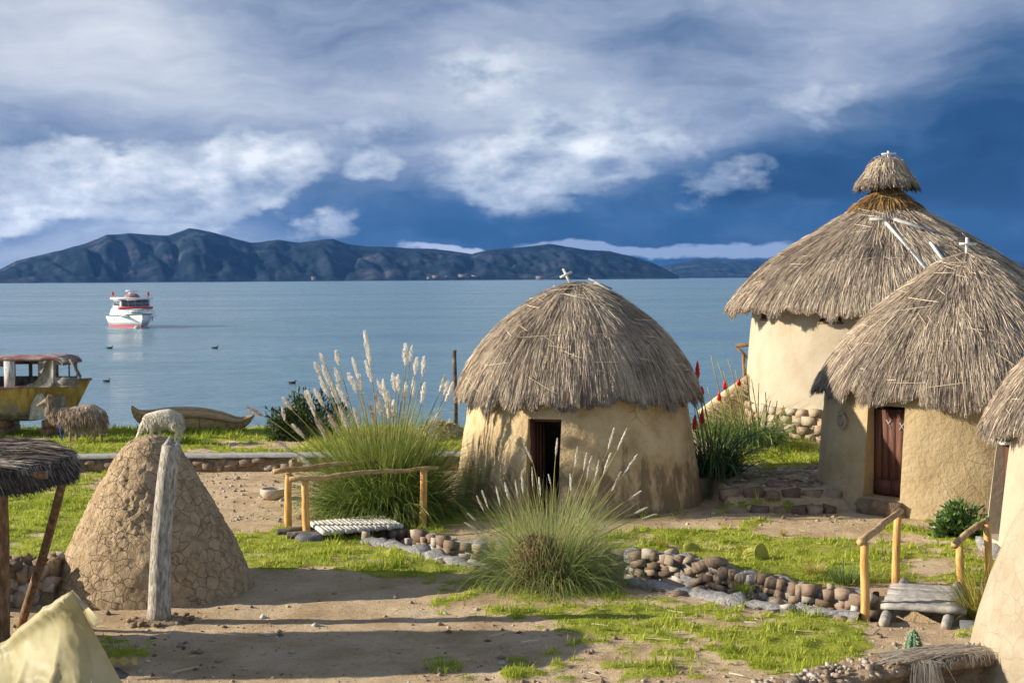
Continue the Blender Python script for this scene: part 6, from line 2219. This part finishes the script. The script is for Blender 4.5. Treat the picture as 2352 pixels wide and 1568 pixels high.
# cloud detail lives on the sky dome (azimuth, elevation), in radians
cv = t.add('ShaderNodeCombineXYZ', {0: az, 1: t.m('MULTIPLY', el, 1.9), 2: 0.0}).outputs[0]
wn = t.add('ShaderNodeTexNoise', {'Vector': cv, 'Scale': 7.0, 'Detail': 5.0, 'Roughness': .55}).outputs['Color']
wsc = t.add('ShaderNodeVectorMath', {0: t.add('ShaderNodeVectorMath', {0: wn, 1: (.5, .5, .5)}, operation='SUBTRACT').outputs[0]}, operation='SCALE')
wsc.inputs['Scale'].default_value = .14
cw = t.add('ShaderNodeVectorMath', {0: cv, 1: wsc.outputs[0]}, operation='ADD').outputs[0]
wsep = t.add('ShaderNodeSeparateXYZ', {0: cw}).outputs
waz, wel = wsep[0], t.m('DIVIDE', wsep[1], 1.9)


def blob(px, py, hx, hy, A=None, E=None, rot=0.0, p=1.0):
    a0, e0 = math.atan((px - 1176) / F), (639.2 - py) / F
    u = t.m('SUBTRACT', A or waz, a0)
    v = t.m('SUBTRACT', E or wel, e0)
    if rot:
        c_, s_ = math.cos(rot), math.sin(rot)
        u, v = t.m('ADD', t.m('MULTIPLY', u, c_), t.m('MULTIPLY', v, s_)), t.m('SUBTRACT', t.m('MULTIPLY', v, c_), t.m('MULTIPLY', u, s_))
    u = t.m('MULTIPLY', u, F / hx)
    v = t.m('MULTIPLY', v, F / hy)
    d = t.m('ADD', t.m('MULTIPLY', u, u), t.m('MULTIPLY', v, v))
    return t.m('EXPONENT', t.m('MULTIPLY', d, -p))


def total(items):
    s = None
    for w_, b__ in items:
        x = t.m('MULTIPLY', b__, w_)
        s = x if s is None else t.m('ADD', s, x)
    return s


lay = total([(.26, blob(150, 60, 420, 150)), (.16, blob(350, 220, 420, 90)), (.20, blob(1080, 190, 300, 90, rot=.3)), (.16, blob(1250, 320, 330, 120, rot=.2)), (.12, blob(1720, 270, 330, 80, rot=.3)), (.05, blob(1800, 40, 700, 90)),
             (-.48, blob(2150, 480, 520, 210)), (-.17, blob(2380, 260, 260, 200)), (-.48, blob(1450, 535, 700, 80)), (-.16, blob(40, 372, 90, 30)), (-.14, blob(830, 470, 260, 50)), (-.09, blob(850, 60, 300, 60)), (-.10, blob(1500, 90, 300, 60)),
             (.10, blob(250, 560, 420, 50)), (-.08, blob(860, 320, 110, 30))])
n1 = t.noise(t.add('ShaderNodeMapping', {'Vector': cw, 'Scale': (1, 1.9, 1)}).outputs[0], 6.0, 9.0, .56)
n2 = t.noise(t.add('ShaderNodeMapping', {'Vector': cw, 'Scale': (1, 1.3, 1), 'Location': (3.1, 1.7, 0)}).outputs[0], 20.0, 8.0, .6)
base = t.m('ADD', .515, t.m('ADD', lay, t.m('ADD', t.m('MULTIPLY', t.m('SUBTRACT', n1, .5), .62), t.m('MULTIPLY', t.m('SUBTRACT', n2, .5), .2))))
stops = [(0.0, (.005, .024, .075)), (.14, (.012, .046, .122)), (.28, (.04, .088, .18)), (.42, (.11, .16, .26)), (.56, (.215, .265, .365)), (.72, (.35, .39, .465)), (.88, (.48, .51, .56)), (1.0, (.62, .645, .68))]
col = t.ramp(base, stops)
# heaped clouds with firm upper edges
def mx(*v):
    r_ = v[0]
    for q in v[1:]:
        r_ = t.m('MAXIMUM', r_, q)
    return r_


def sc_(b__, k):
    return t.m('MULTIPLY', b__, k)


cu = mx(blob(280, 430, 420, 100, rot=-.03), sc_(blob(600, 390, 200, 88), 1.05), sc_(blob(60, 470, 260, 62), .95), sc_(blob(860, 398, 110, 60), 1.05), blob(1170, 400, 240, 120), sc_(blob(1380, 330, 330, 150, rot=.25), .92),
        sc_(blob(1720, 275, 360, 110, rot=.3), .70), sc_(blob(1930, 225, 170, 60, rot=.2), .6), sc_(blob(1130, 190, 330, 100, rot=.3), .66), sc_(blob(1640, 440, 200, 80), .52), sc_(blob(2050, 400, 300, 120), .36), sc_(blob(820, 500, 260, 40), .42), sc_(blob(450, 520, 300, 34), .62), sc_(blob(720, 310, 320, 70), .55))


def billow(off):
    v_ = t.add('ShaderNodeMapping', {'Vector': cv, 'Location': (off[0], off[1], 0)}).outputs[0]
    wv = t.add('ShaderNodeVectorMath', {0: v_, 1: wob_}, operation='ADD').outputs[0]
    vo = t.add('ShaderNodeTexVoronoi', {'Vector': wv, 'Scale': 13.0, 'Detail': 2.0, 'Roughness': .55}, feature='F1', normalize=True).outputs['Distance']
    f_ = t.m('MULTIPLY', t.m('SUBTRACT', t.noise(v_, 34.0, 6.0, .62), .5), .3)
    return t.m('ADD', f_, t.m('ADD', t.m('MULTIPLY', t.noise(v_, 6.5, 9.0, .6, .2), .85), t.m('MULTIPLY', t.m('SUBTRACT', .42, vo), .62)))


wob_ = t.add('ShaderNodeVectorMath', {0: t.add('ShaderNodeTexNoise', {'Vector': cv, 'Scale': 24.0, 'Detail': 5.0}).outputs['Color']}, operation='SCALE')
wob_.inputs['Scale'].default_value = .05
wob_ = wob_.outputs[0]
bl = billow((0, 0))
bl2 = billow((.012, -.024))
dn_ = t.m('ADD', cu, t.m('MULTIPLY', t.m('SUBTRACT', bl, .52), 1.85))
mask = t.ss(.40, .74, dn_)
lit = t.m('ADD', .60, t.m('MULTIPLY', t.m('SUBTRACT', bl2, bl), 2.3))
lit = t.m('ADD', lit, t.m('MULTIPLY', t.m('SUBTRACT', t.noise(cv, 8.0, 6.0, .55), .5), .7))
lit = t.m('ADD', lit, t.m('MULTIPLY', t.m('SUBTRACT', dn_, .75), -.25))
lit = t.m('ADD', lit, t.m('MULTIPLY', az, -.35))
ccol = t.ramp(lit, [(0, (.13, .18, .27)), (.28, (.23, .285, .38)), (.52, (.37, .42, .49)), (.8, (.55, .585, .635)), (1, (.72, .745, .77))])
col = t.mix(t.m('MULTIPLY', mask, .88), col, ccol)
# the dark rain band over the hills, and the pale strip under it
band = t.ss(.25, .75, t.m('ADD', blob(1700, 520, 900, 55), t.m('MULTIPLY', t.m('SUBTRACT', n1, .5), .35)))
bcol = t.ramp(t.m('ADD', t.m('MULTIPLY', n1, .6), t.m('MULTIPLY', n2, .5)), [(.32, (.003, .026, .085)), (.55, (.012, .046, .115)), (.78, (.06, .105, .19))])
col = t.mix(t.m('MULTIPLY', band, .9), col, bcol)
sn = t.noise(t.add('ShaderNodeMapping', {'Vector': cv, 'Scale': (1, 2.2, 1)}).outputs[0], 16.0, 7.0, .6)
strip = t.m('ADD', blob(1350, 574, 470, 24), t.m('ADD', t.m('MULTIPLY', blob(1750, 572, 150, 28), .6), t.m('MULTIPLY', t.m('SUBTRACT', sn, .5), .9)))
strip = t.m('MAXIMUM', strip, t.m('ADD', t.m('MULTIPLY', blob(-10, 600, 110, 22), .95), t.m('MULTIPLY', t.m('SUBTRACT', sn, .5), .5)))
strip = t.ss(.38, .72, strip)
col = t.mix(t.m('MULTIPLY', strip, .9), col, (.24, .30, .42))
col = t.mix(t.m('MULTIPLY', t.ss(.3, .7, t.m('ADD', blob(1080, 568, 160, 11), t.m('MULTIPLY', t.m('SUBTRACT', sn, .5), .5))), .8), col, (.42, .47, .58))
# away from the storm front: broken cloud over open sky
skc = t.add('ShaderNodeMix', data_type='RGBA', blend_type='MULTIPLY')
skc.inputs[0].default_value = 1.0
t.l.new(sky.outputs[0], skc.inputs[6])
skc.inputs[7].default_value = (.115, .115, .115, 1)
n3 = t.noise(tc, 2.3, 7.0, .58)
openc = t.mix(t.ss(.46, .66, n3), skc.outputs[2], (.33, .325, .31))
front = t.m('MULTIPLY', t.ss(.62, .42, t.m('ABSOLUTE', az)), t.ss(.42, .24, el))
dim = t.add('ShaderNodeMix', data_type='RGBA', blend_type='MULTIPLY')
dim.inputs[0].default_value = 1.0
t.l.new(col, dim.inputs[6])
dim.inputs[7].default_value = (.84, .84, .84, 1)
t.l.new(t.mix(front, openc, dim.outputs[2]), bg.inputs[0])
bg.inputs[1].default_value = 1.0
W.cycles.sampling_method = 'MANUAL' if hasattr(W.cycles, 'sampling_method') else 'AUTOMATIC'
try:
    W.cycles.sample_map_resolution = 1024
except Exception:
    pass

# the air between here and the far shore
mbh = MB()
mbh.box(-14000, 14000, -120, 9500, -4, 420)
hm = bpy.data.materials.new('air')
hm.use_nodes = True
th_ = NT(hm.node_tree)
hm.node_tree.nodes.remove(hm.node_tree.nodes['Principled BSDF'])
pv = th_.add('ShaderNodeVolumePrincipled', {'Color': (.13, .4, 1.0, 1), 'Density': HAZE, 'Anisotropy': 0.0})
th_.l.new(pv.outputs[0], th_.n['Material Output'].inputs['Volume'])
solo('haze', mbh, hm, (0, 0, 0), kind='stuff')

sun_d = bpy.data.lights.new('sun', 'SUN')
sun_d.energy = 5.0
sun_d.angle = R(.55)
sun_d.color = (1.0, .90, .74)
sun = bpy.data.objects.new('sun', sun_d)
COL.objects.link(sun)
sdir = Vector((math.cos(SUN_EL) * math.sin(SUN_AZ), math.cos(SUN_EL) * math.cos(SUN_AZ), math.sin(SUN_EL)))
sun.rotation_euler = sdir.to_track_quat('Z', 'Y').to_euler()
sun.location = (-30, 0, 20)

S.view_settings.view_transform = 'Standard'
S.view_settings.look = 'None'
S.view_settings.exposure = 0.82
S.view_settings.gamma = 1.0
S.render.engine = 'CYCLES'
S.cycles.max_bounces = 6
S.cycles.transparent_max_bounces = 8
S.cycles.use_denoising = True
